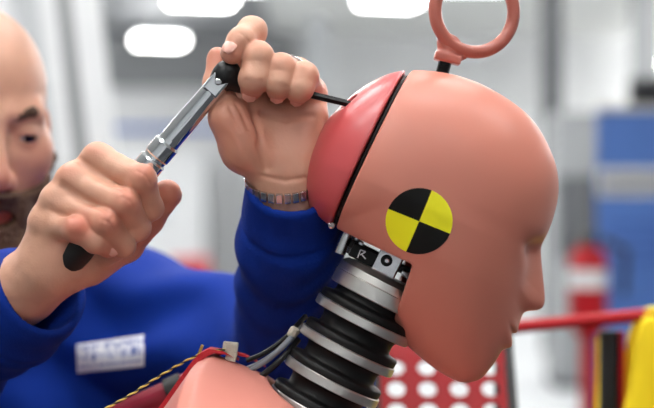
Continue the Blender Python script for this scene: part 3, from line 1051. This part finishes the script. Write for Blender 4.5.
def redmap(vs, pts):
    r = np.zeros(len(vs))
    for c, rad, s in pts:
        r = np.maximum(r, s * np.exp(-((vs - np.asarray(c)) ** 2).sum(1) / (rad * rad)))
    return r

# --- right hand closed on the ratchet grip
DR = 1.222
def R_(px, py, mm): return P(px, py, DR + mm * 0.001)
rI = [R_(98, 160, 0), R_(142, 179, -26), R_(151, 208, -7), R_(136, 224, 14)]
rM = [R_(73, 181, -3), R_(125, 203, -29), R_(138, 228, -10), R_(120, 243, 10)]
rR = [R_(57, 202, -3), R_(107, 223, -30), R_(123, 245, -13), R_(106, 257, 6)]
rP = [R_(46, 223, 0), R_(77, 229, -28), R_(95, 241, -27), R_(107, 249, -19)]
rT = [R_(88, 262, 22), R_(126, 244, 27), R_(148, 218, 22), R_(167, 194, 10)]
wR = R_(50, 266, 14)
mm_ = 0.001
RH = dict(
    palm=[(wR, rI[0], 0.019, 0.0135), (wR, rM[0], 0.019, 0.0135), (wR, rR[0], 0.019, 0.013), (wR, rP[0], 0.018, 0.012),
          (R_(66, 258, 16), R_(100, 250, 14), 0.015, 0.013), (wR, rT[0], 0.02, 0.016), (rT[0], rT[1], 0.017, 0.014), (R_(70, 240, 8), R_(100, 190, 8), 0.015, 0.014)],
    fingers=[(rI, [0.0115, 0.0108, 0.0094, 0.0078]), (rM, [0.0118, 0.0112, 0.0096, 0.008]), (rR, [0.0112, 0.0108, 0.0094, 0.0078]), (rP, [0.0105, 0.0100, 0.0088, 0.0072])],
    thumb=(rT, [0.016, 0.0140, 0.0132, 0.0116]),
    fore=[(wR, R_(24, 289, 34), 0.0205, 0.0245), (R_(24, 289, 34), P(-120, 402, 1.42), 0.0245, 0.038)],
    bump=[(R_(97, 153, -11), 0.009, 0.0026), (R_(69, 174, -14), 0.009, 0.0028), (R_(52, 197, -13), 0.009, 0.0026), (R_(39, 219, -8), 0.009, 0.002),
          (R_(128, 199, -37), 0.007, 0.0012), (R_(144, 173, -33), 0.007, 0.0012), (R_(109, 221, -38), 0.007, 0.0012), (R_(78, 227, -34), 0.007, 0.0012)],
    crease=[(R_(83, 164, -14), R_(112, 186, -26), 0.0035, 0.0022), (R_(63, 187, -16), R_(94, 207, -26), 0.0035, 0.0022), (R_(50, 209, -14), R_(70, 219, -24), 0.003, 0.0018)])
creases(RH, [([(137, 171), (146, 176), (150, 184)], 0.0012, 0.0006), ([(122, 197), (130, 201), (134, 209)], 0.0012, 0.0006), ([(100, 219), (109, 222), (114, 230)], 0.0012, 0.0006),
             ([(80, 158), (112, 184), (128, 192)], 0.0022, 0.0012), ([(62, 182), (92, 204), (108, 212)], 0.0022, 0.0012), ([(50, 206), (72, 218)], 0.002, 0.001)])
fRH = hand_fn(RH)
vsA, qA = mesh_sdf(fRH, P(-45, 360, 1.17), P(185, 130, 1.30) + np.array([0.0, 0, 0]), 0.0012, 2) if False else mesh_sdf(fRH, np.minimum(P(-40, 340, 1.16), P(-40, 340, 1.32)), np.maximum(P(190, 128, 1.16), P(190, 128, 1.32)), 0.0012, 2)
redA = redmap(vsA, [(R_(144, 173, -35), 0.012, 0.6), (R_(128, 198, -38), 0.012, 0.6), (R_(109, 220, -38), 0.012, 0.65), (R_(78, 226, -36), 0.013, 0.8), (R_(97, 148, -10), 0.011, 0.35), (R_(68, 170, -14), 0.011, 0.35),
                    (R_(172, 192, 5), 0.016, 0.7), (R_(150, 214, 12), 0.02, 0.55), (R_(108, 252, -22), 0.01, 0.6), (R_(140, 236, 20), 0.02, 0.5)])

# --- left hand closed over the ratchet head, palm towards the camera
DL = 1.215
def L_(px, py, mm): return P(px, py, DL + mm * 0.001)
lI = [L_(242, 80, 36), L_(252, 31, 4), L_(241, 41, -13), L_(232, 53, -18)]
lM = [L_(262, 82, 36), L_(258, 57, -15), L_(254, 79, -19), L_(252, 88, -10)]
lR = [L_(297, 74, 31), L_(281, 68, -13), L_(279, 83, -16), L_(278, 90, -7)]
lP = [L_(311, 94, 28), L_(304, 76, -9), L_(300, 88, -13), L_(298, 94, -4)]
lT = [L_(245, 148, 6), L_(228, 118, 0), L_(217, 84, 6), L_(218, 58, 10)]
wL = L_(286, 186, 22)
LH = dict(
    palm=[(wL, lI[0], 0.017, 0.013), (wL, lM[0], 0.017, 0.0135), (wL, lR[0], 0.017, 0.013), (wL, lP[0], 0.017, 0.013),
          (L_(268, 168, 14), lT[0], 0.016, 0.018), (lT[0], lT[1], 0.0175, 0.0145), (L_(304, 166, 14), L_(310, 118, 18), 0.0165, 0.014),
          (L_(272, 160, 16), L_(270, 118, 22), 0.017, 0.015), (L_(292, 160, 18), L_(294, 118, 22), 0.016, 0.014), (lT[1], L_(250, 112, 22), 0.011, 0.013)],
    fingers=[(lI, [0.0115, 0.0112, 0.0104, 0.0090]), (lM, [0.0118, 0.0120, 0.0114, 0.0094]), (lR, [0.0112, 0.0112, 0.0107, 0.0090]), (lP, [0.0108, 0.0108, 0.0102, 0.0086])],
    thumb=(lT, [0.0165, 0.0135, 0.0108, 0.0088]),
    fore=[(wL, L_(288, 215, 35), 0.0195, 0.024), (L_(287, 215, 35), P(298, 360, 1.44), 0.024, 0.038)],
    bump=[(L_(240, 132, -12), 0.014, 0.0025), (L_(309, 145, -4), 0.015, 0.002)],
    crease=[(L_(256, 118, 4), L_(262, 158, -2), 0.004, 0.0036), (L_(262, 112, 6), L_(300, 122, 4), 0.003, 0.0016), (L_(236, 110, -10), L_(246, 128, -10), 0.002, 0.0009), (L_(231, 116, -13), L_(240, 135, -13), 0.002, 0.0007)])
LH['crease'] = []
creases(LH, [([(251, 106), (257, 124), (260, 145), (266, 168)], 0.0030, 0.0034), ([(262, 113), (286, 119), (312, 116)], 0.0026, 0.0018), ([(230, 108), (240, 130)], 0.0018, 0.0012), ([(237, 105), (248, 128)], 0.0018, 0.0012),
             ([(247, 61), (256, 60), (267, 62)], 0.0012, 0.0002), ([(270, 71), (279, 70), (290, 73)], 0.0012, 0.0002), ([(293, 79), (301, 78), (311, 81)], 0.0012, 0.0002),
             ([(245, 80), (262, 81)], 0.0012, 0.0007), ([(270, 86), (288, 87)], 0.0012, 0.0006), ([(240, 33), (249, 42)], 0.0012, 0.0006),
             ([(262, 176), (285, 181), (305, 178)], 0.0018, 0.0012)])
fLH = hand_fn(LH)
vsB, qB = mesh_sdf(fLH, (P(200, 0, 1.32)[0], 1.165, P(0, 270, 1.32)[2]), (P(345, 0, 1.32)[0], 1.34, P(0, 8, 1.32)[2]), 0.0012, 2)
redB = redmap(vsB, [(L_(258, 52, -14), 0.010, 0.7), (L_(281, 65, -14), 0.010, 0.6), (L_(303, 76, -10), 0.010, 0.6), (L_(252, 99, -14), 0.012, 0.7), (L_(278, 100, -10), 0.012, 0.5), (L_(298, 106, -8), 0.011, 0.55),
                    (L_(232, 52, -24), 0.012, 0.5), (L_(235, 130, -15), 0.03, 0.45), (L_(217, 60, 5), 0.015, 0.6), (L_(310, 130, 0), 0.03, 0.4), (L_(275, 150, -2), 0.03, 0.25)])

# --- head
H0 = P(-31, 120, 1.555)
YAW, PITCH = math.radians(30), math.radians(9)
fw = np.array([math.sin(YAW) * math.cos(PITCH), -math.cos(YAW) * math.cos(PITCH), -math.sin(PITCH)])
lf = np.array([math.cos(YAW), math.sin(YAW), 0.0])                 # his left = right in the picture
upv = np.cross(lf, fw); upv = upv if upv[2] > 0 else -upv
HR = np.stack([lf, fw, upv], 0)                                    # rows: local axes
HS = 0.001 * 1.02
def hl(p):
    q = ((p - H0.astype(f32)) @ HR.T.astype(f32)) / f32(HS)
    q[:, 2] = np.where(q[:, 2] < -8, -8 + (q[:, 2] + 8) / f32(1.17), q[:, 2])      # long lower face
    return q
def HW(x, y, z): return H0 + (np.array([x, y, z if z > -8 else -8 + (z + 8) * 1.17]) * HS) @ HR
def head_mm(q, lids=True):
    x = np.abs(q[:, 0])
    m = np.stack([x, q[:, 1], q[:, 2]], 1)
    cran = ell(m, (0, -8, 32), (74, 96, 83))
    face = ell(m, (0, 24, -32), (60, 66, 76))
    f = smin(cran, face, 30)
    f = smin(f, cone(m, (0, 68, -98), (46, 8, -72), 19, 23), 22)
    f = smin(f, cone(m, (0, 66, -98), (14, 70, -99), 20, 18), 12)
    f = smin(f, ell(m, (45, 54, -24), (22, 22, 20)), 26)           # cheekbones
    f = smin(f, cone(m, (10, 84, 13), (42, 68, 16), 9, 9), 14)      # brow ridge
    f = smax(f, -ell(m, (32, 96, -4), (20, 17, 13)), 12)           # sockets
    f = smin(f, sph(m, (32, 72, -4), 14.2), 5)                     # lids
    f = smax(f, -ell(m, (32, 90, -8), (12.5, 10, 2.8)), 2.5)
    f = smin(f, cone(m, (0, 86, 6), (0, 103, -36), 6.5, 9.5), 9)    # nose
    f = smin(f, sph(m, (0, 103, -40), 10.5), 5)
    f = smin(f, ell(m, (12, 93, -43), (8.5, 10, 8)), 5)
    f = smax(f, -ell(m, (6.5, 98, -51), (3.6, 5.5, 4)), 3)
    f = smin(f, cone(m, (0, 84, -62), (22, 76, -66), 12, 9), 10)    # mouth mound
    f = smin(f, cone(m, (0, 90, -67.5), (20, 80, -71), 5, 2.6), 3)  # lips
    f = smin(f, cone(m, (0, 88, -77), (18, 80, -74), 5.8, 2.6), 3)
    f = smax(f, -cone(m, (0, 97, -72), (22, 84, -72.5), 1.2, 0.8), 2)
    ear = smax(ell(m, (76, -10, -14), (8, 19, 32), np.array(rot('Z', -22))), -ell(m, (84, -7, -12), (6, 11, 21)), 5)
    f = smin(f, ear, 5)
    f = smin(f, cone(m, (0, -20, -55), (0, -48, -175), 57, 62), 25)
    return f
def fHead(p): return head_mm(hl(p)) * f32(HS)
hlo = np.minimum.reduce([HW(a, b, c) for a in (-95, 95) for b in (-125, 125) for c in (-175, 125)])
hhi = np.maximum.reduce([HW(a, b, c) for a in (-95, 95) for b in (-125, 125) for c in (-175, 125)])
vsC, qC = mesh_sdf(fHead, hlo, hhi, 0.0024, 2)
LQ = hl(vsC.astype(f32))
stub = np.clip((LQ[:, 2] - 45 + 0.25 * np.abs(LQ[:, 0]) - 0.35 * LQ[:, 1]) / 40, 0, 1) * 0.30
redC = redmap(vsC, [(HW(0, 110, -40), 0.022, 0.5), (HW(45, 75, -30), 0.03, 0.3), (HW(-45, 75, -30), 0.03, 0.3), (HW(80, -10, -10), 0.03, 0.4), (HW(-80, -10, -10), 0.03, 0.4)])
lipm = np.exp(-((LQ[:, 2] + 72) / 8.5) ** 4) * (np.abs(LQ[:, 0]) < 25) * (LQ[:, 1] > 76)
redC = np.maximum(redC, 0.9 * lipm)

# --- hidden trunk and arms inside the clothes
SHL, SHR = P(132, 322, 1.66), P(-236, 322, 1.70)
ELL, ELR = P(300, 372, 1.46), P(-128, 408, 1.43)
WLs, WRs = L_(287, 205, 30), R_(30, 285, 28)
NK = P(-48, 290, 1.66)
PEL = P(-60, 730, 1.86)
def fCore(p):
    f = cone(p, NK, P(-52, 500, 1.74), 0.07, 0.10)
    f = smin(f, cone(p, P(-52, 480, 1.73), PEL, 0.10, 0.11), 0.05)
    f = smin(f, cone(p, SHL, SHR, 0.05, 0.05), 0.04)
    f = smin(f, cone(p, SHL, ELL, 0.05, 0.04), 0.03)
    f = smin(f, cone(p, SHR, ELR, 0.05, 0.04), 0.03)
    f = smin(f, cone(p, ELL, WLs, 0.036, 0.022), 0.02)
    return smin(f, cone(p, ELR, WRs, 0.036, 0.022), 0.02)
vsD, qD = mesh_sdf(fCore, (-0.75, 1.15, 0.62), (0.05, 2.05, 1.50), 0.008, 1)
V = [vsA, vsB, vsC, vsD]; Q = [qA, qB, qC, qD]
off = np.cumsum([0] + [len(v) for v in V[:-1]])
bodyme = sdf_mesh('body', np.concatenate(V), np.concatenate([q + o for q, o in zip(Q, off)]))
if len(bodyme.vertices) == sum(len(v) for v in V):
    vattr(bodyme, 'redness', np.concatenate([redA, redB, redC, np.zeros(len(vsD))]))
    vattr(bodyme, 'stubble', np.concatenate([np.zeros(len(vsA) + len(vsB)), stub, np.zeros(len(vsD))]))
body = link('body', bodyme, man, M_skin)

# eyes, brows, beard
for s in (-1, 1):
    e = MB()
    c = HW(s * 32, 72, -4)
    prof = [(12.9 * HS * math.sin(math.pi * k / 16), -12.9 * HS * math.cos(math.pi * k / 16)) for k in range(17)]
    prof[0] = (1e-5, prof[0][1]); prof[-1] = (1e-5, prof[-1][1])
    eo = MB().lathe(c, fw, prof, 24).build('eye', M_eye, man, True)
    g = HW(s * 32 + 3, 84, -7) - c
    g = g / np.linalg.norm(g)
    MB().lathe(c + g * 12.2 * HS, g, [(6.4 * HS, -0.6 * HS), (6.2 * HS, 0.4 * HS), (4 * HS, 1.1 * HS), (1e-5, 1.3 * HS)], 24).build('iris', M_iris, eo, True)
def f_brow(s):
    def f(p):
        q = hl(p)
        m = np.stack([s * q[:, 0], q[:, 1], q[:, 2]], 1)
        a = cone(m, (13, 87, 12), (36, 82, 18), 5.5, 5)
        a = smin(a, cone(m, (36, 82, 18), (50, 66, 13), 5, 2.5), 3)
        h = head_mm(q)
        return (smax(smax(a, h - 3.0, 2), -(h + 3), 1) + 0.8 * wob(q, 1.1)) * f32(HS)
    return f
for s in (-1, 1):
    b0, b1 = HW(s * 8, 60, 0), HW(s * 58, 100, 28)
    vs, q = mesh_sdf(f_brow(s), np.minimum(b0, b1) - 0.03, np.maximum(b0, b1) + 0.03, 0.0016, 1)
    link('eyebrow', sdf_mesh('eyebrow', vs, q), man, M_brow)
def f_beard(p):
    q = hl(p)
    h = head_mm(q)
    x, y, z = np.abs(q[:, 0]), q[:, 1], q[:, 2]
    line = np.interp(y, [-10, 10, 30, 60, 78, 92, 110], [-24, -26, -34, -46, -52, -51, -51])
    m = (z - line) * 0.8                                             # below the beard line
    m = smax(m, (-118 - z), 4)
    m = smax(m, 4 - y - 0.15 * (z + 60), 4)                          # not onto the neck
    lips = ell(np.stack([x, y, z], 1), (0, 90, -73), (21, 26, 7.2))
    m = smax(m, -lips, 2)
    thick = 7.0 + 4.0 * np.clip((-60 - z) / 50, 0, 1) + 0.9 * wob(q, 0.9) + 0.5 * wob(q, 2.1, 3)
    f = smax(h - thick, m, 5)
    return smax(f, -(h + 6), 1) * f32(HS)
vs, q = mesh_sdf(f_beard, hlo - 0.01, hhi + 0.01, 0.0024, 1)
link('beard', sdf_mesh('beard', vs, q), man, M_beard)

# nails, curved plates on the finger ends
def nail(c, along_, normal, L, Wn, name='fingernail'):
    a = np.asarray(along_, float); a /= np.linalg.norm(a)
    n = np.asarray(normal, float); n -= a * (n @ a); n /= np.linalg.norm(n)
    b = np.cross(n, a)
    v, f = [], []
    N, M_ = 8, 8
    for lay in (0, 1):
        for i in range(N + 1):
            s = -1 + 2 * i / N
            for j in range(M_ + 1):
                t = -1 + 2 * j / M_
                ww = Wn * max(0.12, 1 - abs(s) ** 3.2) ** 0.5
                v.append(np.asarray(c) + a * s * L + b * t * ww + n * (0.0016 * (1 - t * t) - 0.0009 * s * s - lay * 0.0009))
    S = (N + 1) * (M_ + 1)
    for i in range(N):
        for j in range(M_):
            k = i * (M_ + 1) + j
            f.append((k, k + 1, k + M_ + 2, k + M_ + 1)); f.append((S + k, S + k + M_ + 1, S + k + M_ + 2, S + k + 1))
    rim = list(range(M_ + 1)) + [i * (M_ + 1) + M_ for i in range(1, N + 1)] + [N * (M_ + 1) + j for j in range(M_ - 1, -1, -1)] + [i * (M_ + 1) for i in range(N - 1, 0, -1)]
    for x_, y_ in zip(rim, rim[1:] + rim[:1]):
        f.append((x_, y_, y_ + S, x_ + S))
    return MB().add(v, f).build(name, M_nail, body, True)
def nail_on(fn, tip, prev, nrm, back, L, Wn):
    tip, prev = np.asarray(tip), np.asarray(prev)
    a = (tip - prev) / np.linalg.norm(tip - prev)
    n = np.asarray(nrm, float); n = n - a * (n @ a); n /= np.linalg.norm(n)
    c = tip - a * back
    for _ in range(12):                     # walk out to the skin
        c = c + n * float(-fn(c[None].astype(f32))[0])
    nail(c - n * 0.0006, a, n, L, Wn)
cam_dir = np.array([0, -1.0, 0.0])
nail_on(fLH, lI[3], lI[2], (-0.3, -0.8, 0.25), 0.000, 0.0062, 0.0055)
nail_on(fLH, lM[3], lM[2], (-0.1, -1, -0.3), -0.002, 0.0055, 0.0054)
nail_on(fLH, lR[3], lR[2], (0, -1, -0.3), -0.002, 0.005, 0.005)
nail_on(fLH, lP[3], lP[2], (0, -1, -0.3), -0.002, 0.0045, 0.0045)
nail_on(fLH, lT[3], lT[2], (-0.5, 0.8, 0.2), 0.001, 0.0065, 0.006)
nail_on(fRH, rP[3], rP[2], (0.35, -0.9, 0.1), -0.002, 0.0045, 0.0042)
nail_on(fRH, rT[3], rT[2], (0.6, 0.7, -0.3), 0.001, 0.0065, 0.006)

# --- sweatshirt
CUFL, CUFR = P(291, 192, 1.238), P(36, 294, 1.262)
dL = CUFL - P(291, 240, 1.28); dL /= np.linalg.norm(dL)
dR = CUFR - P(10, 312, 1.29); dR /= np.linalg.norm(dR)
def shirt_solid(p):
    f = cone(p, P(-130, 420, 1.71), P(40, 420, 1.69), 0.125, 0.125)
    f = smin(f, cone(p, P(-125, 600, 1.79), P(25, 600, 1.77), 0.125, 0.125), 0.08)
    f = smin(f, cone(p, P(-120, 720, 1.85), P(10, 720, 1.83), 0.125, 0.125), 0.08)
    f = smin(f, cone(p, SHL, SHR, 0.072, 0.072), 0.06)
    f = smin(f, cone(p, P(-60, 300, 1.64), P(-35, 278, 1.63), 0.085, 0.074), 0.04)
    aL = cone(p, SHL, ELL, 0.078, 0.066)
    aL = smin(aL, cone(p, ELL, P(291, 240, 1.28), 0.062, 0.041), 0.03)
    aL = smin(aL, cone(p, P(291, 240, 1.28), CUFL + dL * 0.03, 0.041, 0.0362), 0.02)
    aR = cone(p, SHR, ELR, 0.078, 0.066)
    aR = smin(aR, cone(p, ELR, P(10, 312, 1.29), 0.066, 0.046), 0.03)
    aR = smin(aR, cone(p, P(10, 312, 1.29), CUFR + dR * 0.03, 0.046, 0.0390), 0.02)
    f = smin(f, aL, 0.035)
    f = smin(f, aR, 0.035)
    return f
uA = ELL - SHL; uA /= np.linalg.norm(uA)
def f_shirt(p):
    f = shirt_solid(p)
    # folds: drag lines from the armpit along the sleeve, rings round the forearms, soft hollows on the chest
    q = p - SHL.astype(f32)
    s = q @ uA.astype(f32)
    wgt = np.clip((s + 0.06) / 0.10, 0, 1) * np.clip((0.23 - s) / 0.07, 0, 1)
    up = q[:, 2] + 0.4 * s
    f = f + 0.0065 * wgt * np.sin(up * 80 + 1.5 * np.sin(s * 26) + q[:, 1] * 25)
    g = p - CUFL.astype(f32)
    h = -(g @ dL.astype(f32))
    f = f + 0.0016 * np.exp(-((h - 0.10) / 0.08) ** 2) * (np.abs(p[:, 0] - CUFL[0]) < 0.08) * np.sin(h * 150 + 2.2 * np.sin(p[:, 0] * 60 + p[:, 1] * 30))
    g = p - CUFR.astype(f32)
    h2 = -(g @ dR.astype(f32))
    near = np.exp(-np.maximum(0, np.sqrt((g * g).sum(1)) - 0.1) ** 2 / 0.004)
    f = f + 0.0012 * near * np.sin(h2 * 130 + 2 * np.sin(p[:, 2] * 50))
    far = np.minimum(np.sqrt(((p - CUFL.astype(f32)) ** 2).sum(1)), np.sqrt(((p - CUFR.astype(f32)) ** 2).sum(1)))
    f = f + 0.004 * wob(p, 22.0, 1.0) * np.clip((far - 0.04) / 0.08, 0, 1)
    # cuffs: ribbed band set in by a seam
    for C, d, r in ((CUFL, dL, 0.0365), (CUFR, dR, 0.0400)):
        gg = p - C.astype(f32)
        hh = gg @ d.astype(f32)
        rad = np.sqrt(np.maximum((gg * gg).sum(1) - hh * hh, 0))
        loc = rad < 0.07
        f = np.where(loc, f + 0.0022 * np.exp(-((hh + 0.034) / 0.0035) ** 2) * (hh > -0.06), f)
        # open end
        f = np.where((rad < 0.075) & (hh > -0.02) & (hh < 0.12), smax(f, hh - 0.012, 0.004), f)
        hole = np.maximum(rad - (r - 0.0054 + 0.16 * np.minimum(hh, 0)), -0.045 - hh)
        hole = np.maximum(hole, hh - 0.04)
        f = smax(f, -hole, 0.003)
    # neck opening
    nh = cone(p, P(-36, 258, 1.60), P(-34, 246, 1.60), 0.066, 0.070)
    return smax(f, -nh, 0.006)
vs, q = mesh_sdf(f_shirt, (-0.80, 1.19, 0.58), (0.06, 2.05, 1.47), 0.0034, 1, slack=1.5)
shirt = link('sweatshirt', sdf_mesh('sweatshirt', vs, q), man, M_shirt)

# chest print: a small grid laid on the cloth, ink stored per vertex
def chest_print():
    nx, nz = 120, 40
    rnd = np.random.RandomState(3)
    c0 = [(76, 344.5), (144, 334.5), (144, 366.5), (77.5, 373)]
    g = np.zeros((nz + 1, nx + 1))
    U_ = np.linspace(0, 1, nx + 1)
    ink = np.full((nz + 1, nx + 1), 1.0)
    # two rows of illegible letter-like marks, one thin rule with small marks below
    for row, (a, b) in enumerate(((3, 13), (15, 26))):
        x = 2
        while x < nx - 3:
            wd = rnd.randint(4, 8)
            for k in range(rnd.randint(1, 3)):
                if rnd.rand() < 0.5:
                    xx = x + rnd.randint(0, wd); ink[a:b, xx:xx + 2] = 0.15
                else:
                    zz = rnd.randint(a + 1, b - 1); ink[zz:zz + 2, x:x + wd] = 0.2
            ink[a:b, x + wd:x + wd + 1] = 0.3
            x += wd + 2
    ink[16:26, 28:34] = 0.0; ink[14:24, 99:106] = 0.05; ink[6:12, 76:79] = 0.1
    for x in range(5, nx - 4):
        if rnd.rand() < 0.72: ink[31:34, x] = 0.18
    v, f = [], []
    rays_o = np.array([0, 0, CAMZ])
    pts = []
    for j in range(nz + 1):
        t = j / nz
        for i in range(nx + 1):
            s = i / nx
            px = (1 - t) * ((1 - s) * c0[0][0] + s * c0[1][0]) + t * ((1 - s) * c0[3][0] + s * c0[2][0])
            py = (1 - t) * ((1 - s) * c0[0][1] + s * c0[1][1]) + t * ((1 - s) * c0[3][1] + s * c0[2][1])
            pts.append(P(px, py, 1.0) - rays_o)
    pts = np.array(pts)
    t = np.full(len(pts), 1.36)
    for _ in range(60):
        p = (rays_o + pts * t[:, None]).astype(f32)
        t = t + np.clip(f_shirt(p), -0.02, 0.02) * 0.8
    v = rays_o + pts * (t - 0.0018)[:, None]
    v2 = rays_o + pts * (t + 0.002)[:, None]
    n1 = nx + 1; S = len(v)
    for j in range(nz):
        for i in range(nx):
            k = j * n1 + i
            f.append((k, k + n1, k + n1 + 1, k + 1))
    rim = list(range(n1)) + [j * n1 + nx for j in range(1, nz + 1)] + [nz * n1 + i for i in range(nx - 1, -1, -1)] + [j * n1 for j in range(nz - 1, 0, -1)]
    for a, b in zip(rim, rim[1:] + rim[:1]):
        f.append((a, b, b + S, a + S))
    me = pymesh('chest_print', np.concatenate([v, v2]), f, True)
    vattr(me, 'ink', np.concatenate([ink.ravel(), ink.ravel()]))
    o = link('chest_print', me, shirt, M_print)
    o['label'] = 'white lettering patch on the chest'
chest_print()

# trousers and shoes, below the frame
def f_tr(p):
    a = cone(p, PEL + np.array([0.08, 0, 0]), PEL + np.array([-0.08, 0, 0]), 0.125, 0.125)
    for s in (-1, 1):
        hip = PEL + np.array([s * 0.09, 0, -0.03]); kn = np.array([hip[0] + s * 0.02, hip[1] - 0.03, 0.48]); an = np.array([hip[0] + s * 0.03, hip[1] + 0.03, 0.06])
        a = smin(a, cone(p, hip, kn, 0.09, 0.07), 0.03)
        a = smin(a, cone(p, kn, an, 0.07, 0.052), 0.02)
    return np.maximum(a, 0.03 - p[:, 2])
vs, q = mesh_sdf(f_tr, (PEL[0] - 0.3, PEL[1] - 0.2, 0), (PEL[0] + 0.3, PEL[1] + 0.2, PEL[2] + 0.15), 0.012, 1)
link('trousers', sdf_mesh('trousers', vs, q), man, M_trou)
for s in (-1, 1):
    c = np.array([PEL[0] + s * 0.12, PEL[1] - 0.03, 0.05])
    def f_sh(p):
        a = ell(p, c, (0.05, 0.14, 0.055))
        return np.maximum(a, -p[:, 2])
    vs, q = mesh_sdf(f_sh, c - np.array([0.07, 0.17, 0.07]), c + np.array([0.07, 0.17, 0.08]), 0.006, 1)
    link('shoe', sdf_mesh('shoe', vs, q), man, M_black)

# ================================================================== RATCHET
RB0, RB1 = P(69, 260, DR), P(228, 72, 1.205)
rax = RB1 - RB0; RLEN = np.linalg.norm(rax); rax /= RLEN
rt = thing('ratchet_wrench', 'chrome ratchet with black grip and long hex driver gripped in both hands', 'wrench', RB0)
g = MB().lathe(RB0, rax, [(0.004, -0.006), (0.0105, -0.004), (0.0128, 0.002), (0.0130, 0.012), (0.0112, 0.03), (0.0118, 0.05), (0.0112, 0.07), (0.0115, 0.085), (0.0098, 0.092)], 28).build('grip', M_grip, rt, True)
MB().lathe(RB0, rax, [(0.0085, 0.088), (0.0112, 0.092), (0.0112, 0.104), (0.0098, 0.1055), (0.0098, 0.108), (0.0108, 0.1095), (0.0108, 0.121), (0.0092, 0.123), (0.0088, 0.128)], 36).build('collar', M_chrome, rt, True, 30)
MB().lathe(RB0, rax, [(0.0088, 0.122), (0.0092, 0.14), (0.0084, 0.165), (0.0084, RLEN - 0.03), (0.0084, RLEN - 0.018), (0.0086, RLEN - 0.012), (0.006, RLEN - 0.009)], 36).build('shaft', M_chrome, rt, True, 35)
def f_rh(p):
    c = RB1 - rax * 0.004
    a = cone(p, c - rax * 0.010, c + rax * 0.004, 0.0078, 0.0098)
    ax = np.cross(rax, [0, 1.0, 0]); ax /= np.linalg.norm(ax)
    b = cone(p, c, c + np.array([0.012, 0.004, -0.006]), 0.0098, 0.0075)
    return smin(a, b, 0.004)
vs, q = mesh_sdf(f_rh, RB1 - 0.03, RB1 + 0.03, 0.001, 1)
rh = link('ratchet_head', sdf_mesh('ratchet_head', vs, q), rt, M_dark)
ux = np.cross(rax, np.array([0, -1.0, 0])); ux /= np.linalg.norm(ux)
Rm = Matrix((tuple(ux), tuple(np.cross(rax, ux)), tuple(rax))).transposed()
box('yoke', RB1 - rax * 0.014 + np.array([0, -0.004, 0]), (0.0145, 0.009, 0.017), M_chrome, rt, Rm, 0.002)
MB().lathe(RB1 - rax * 0.011 + np.array([0, -0.0092, 0]), (0, -1, 0), [(0.0028, -0.001), (0.0028, 0.0006), (0.0018, 0.0011)], 16).build('pivot_pin', M_steel, rt, True)
MB().tube([E0, E1], 0.0031, 6).build('hex_driver', M_dark, rt)
MB().tube([E1, E1 + (E1 - E0) * 0.14], 0.0024, 6).build('driver_tip', M_dark, rt)

# finger ring and bracelet
def finger_ring():
    a, b = lR[0], lR[1]
    ax = (b - a) / np.linalg.norm(b - a)
    c = a + (b - a) * 0.52
    t = MB().lathe(c, ax, [(0.0112, -0.003), (0.0126, -0.003), (0.0131, -0.0018), (0.0131, 0.0018), (0.0126, 0.003), (0.0112, 0.003)], 40, closed=True).build('finger_ring', M_steel, None, True, 40)
    tag(t, 'silver band ring on a curled finger of the raised hand', 'ring')
finger_ring()
def bracelet():
    ax = (wL - L_(287, 215, 35)); ax /= np.linalg.norm(ax)
    c = L_(284, 181.5, 20)
    a = np.cross(ax, [0, 1.0, 0]); a /= np.linalg.norm(a); b = np.cross(ax, a)
    t = thing('bracelet', 'steel link bracelet round the raised wrist at the blue cuff', 'bracelet', c)
    n = 30
    for k in range(n):
        th = 2 * math.pi * k / n
        ra, rb = 0.0308, 0.0288
        e0 = ra * math.cos(th) * a + rb * math.sin(th) * b
        e = math.cos(th) / ra * a + math.sin(th) / rb * b; e = e / np.linalg.norm(e)
        tn = np.cross(ax, e)
        Rm = Matrix((tuple(tn), tuple(e), tuple(ax))).transposed()
        box('link', c + e0, (0.0052, 0.0026, 0.0085), M_steel, t, Rm, 0.0006)
bracelet()
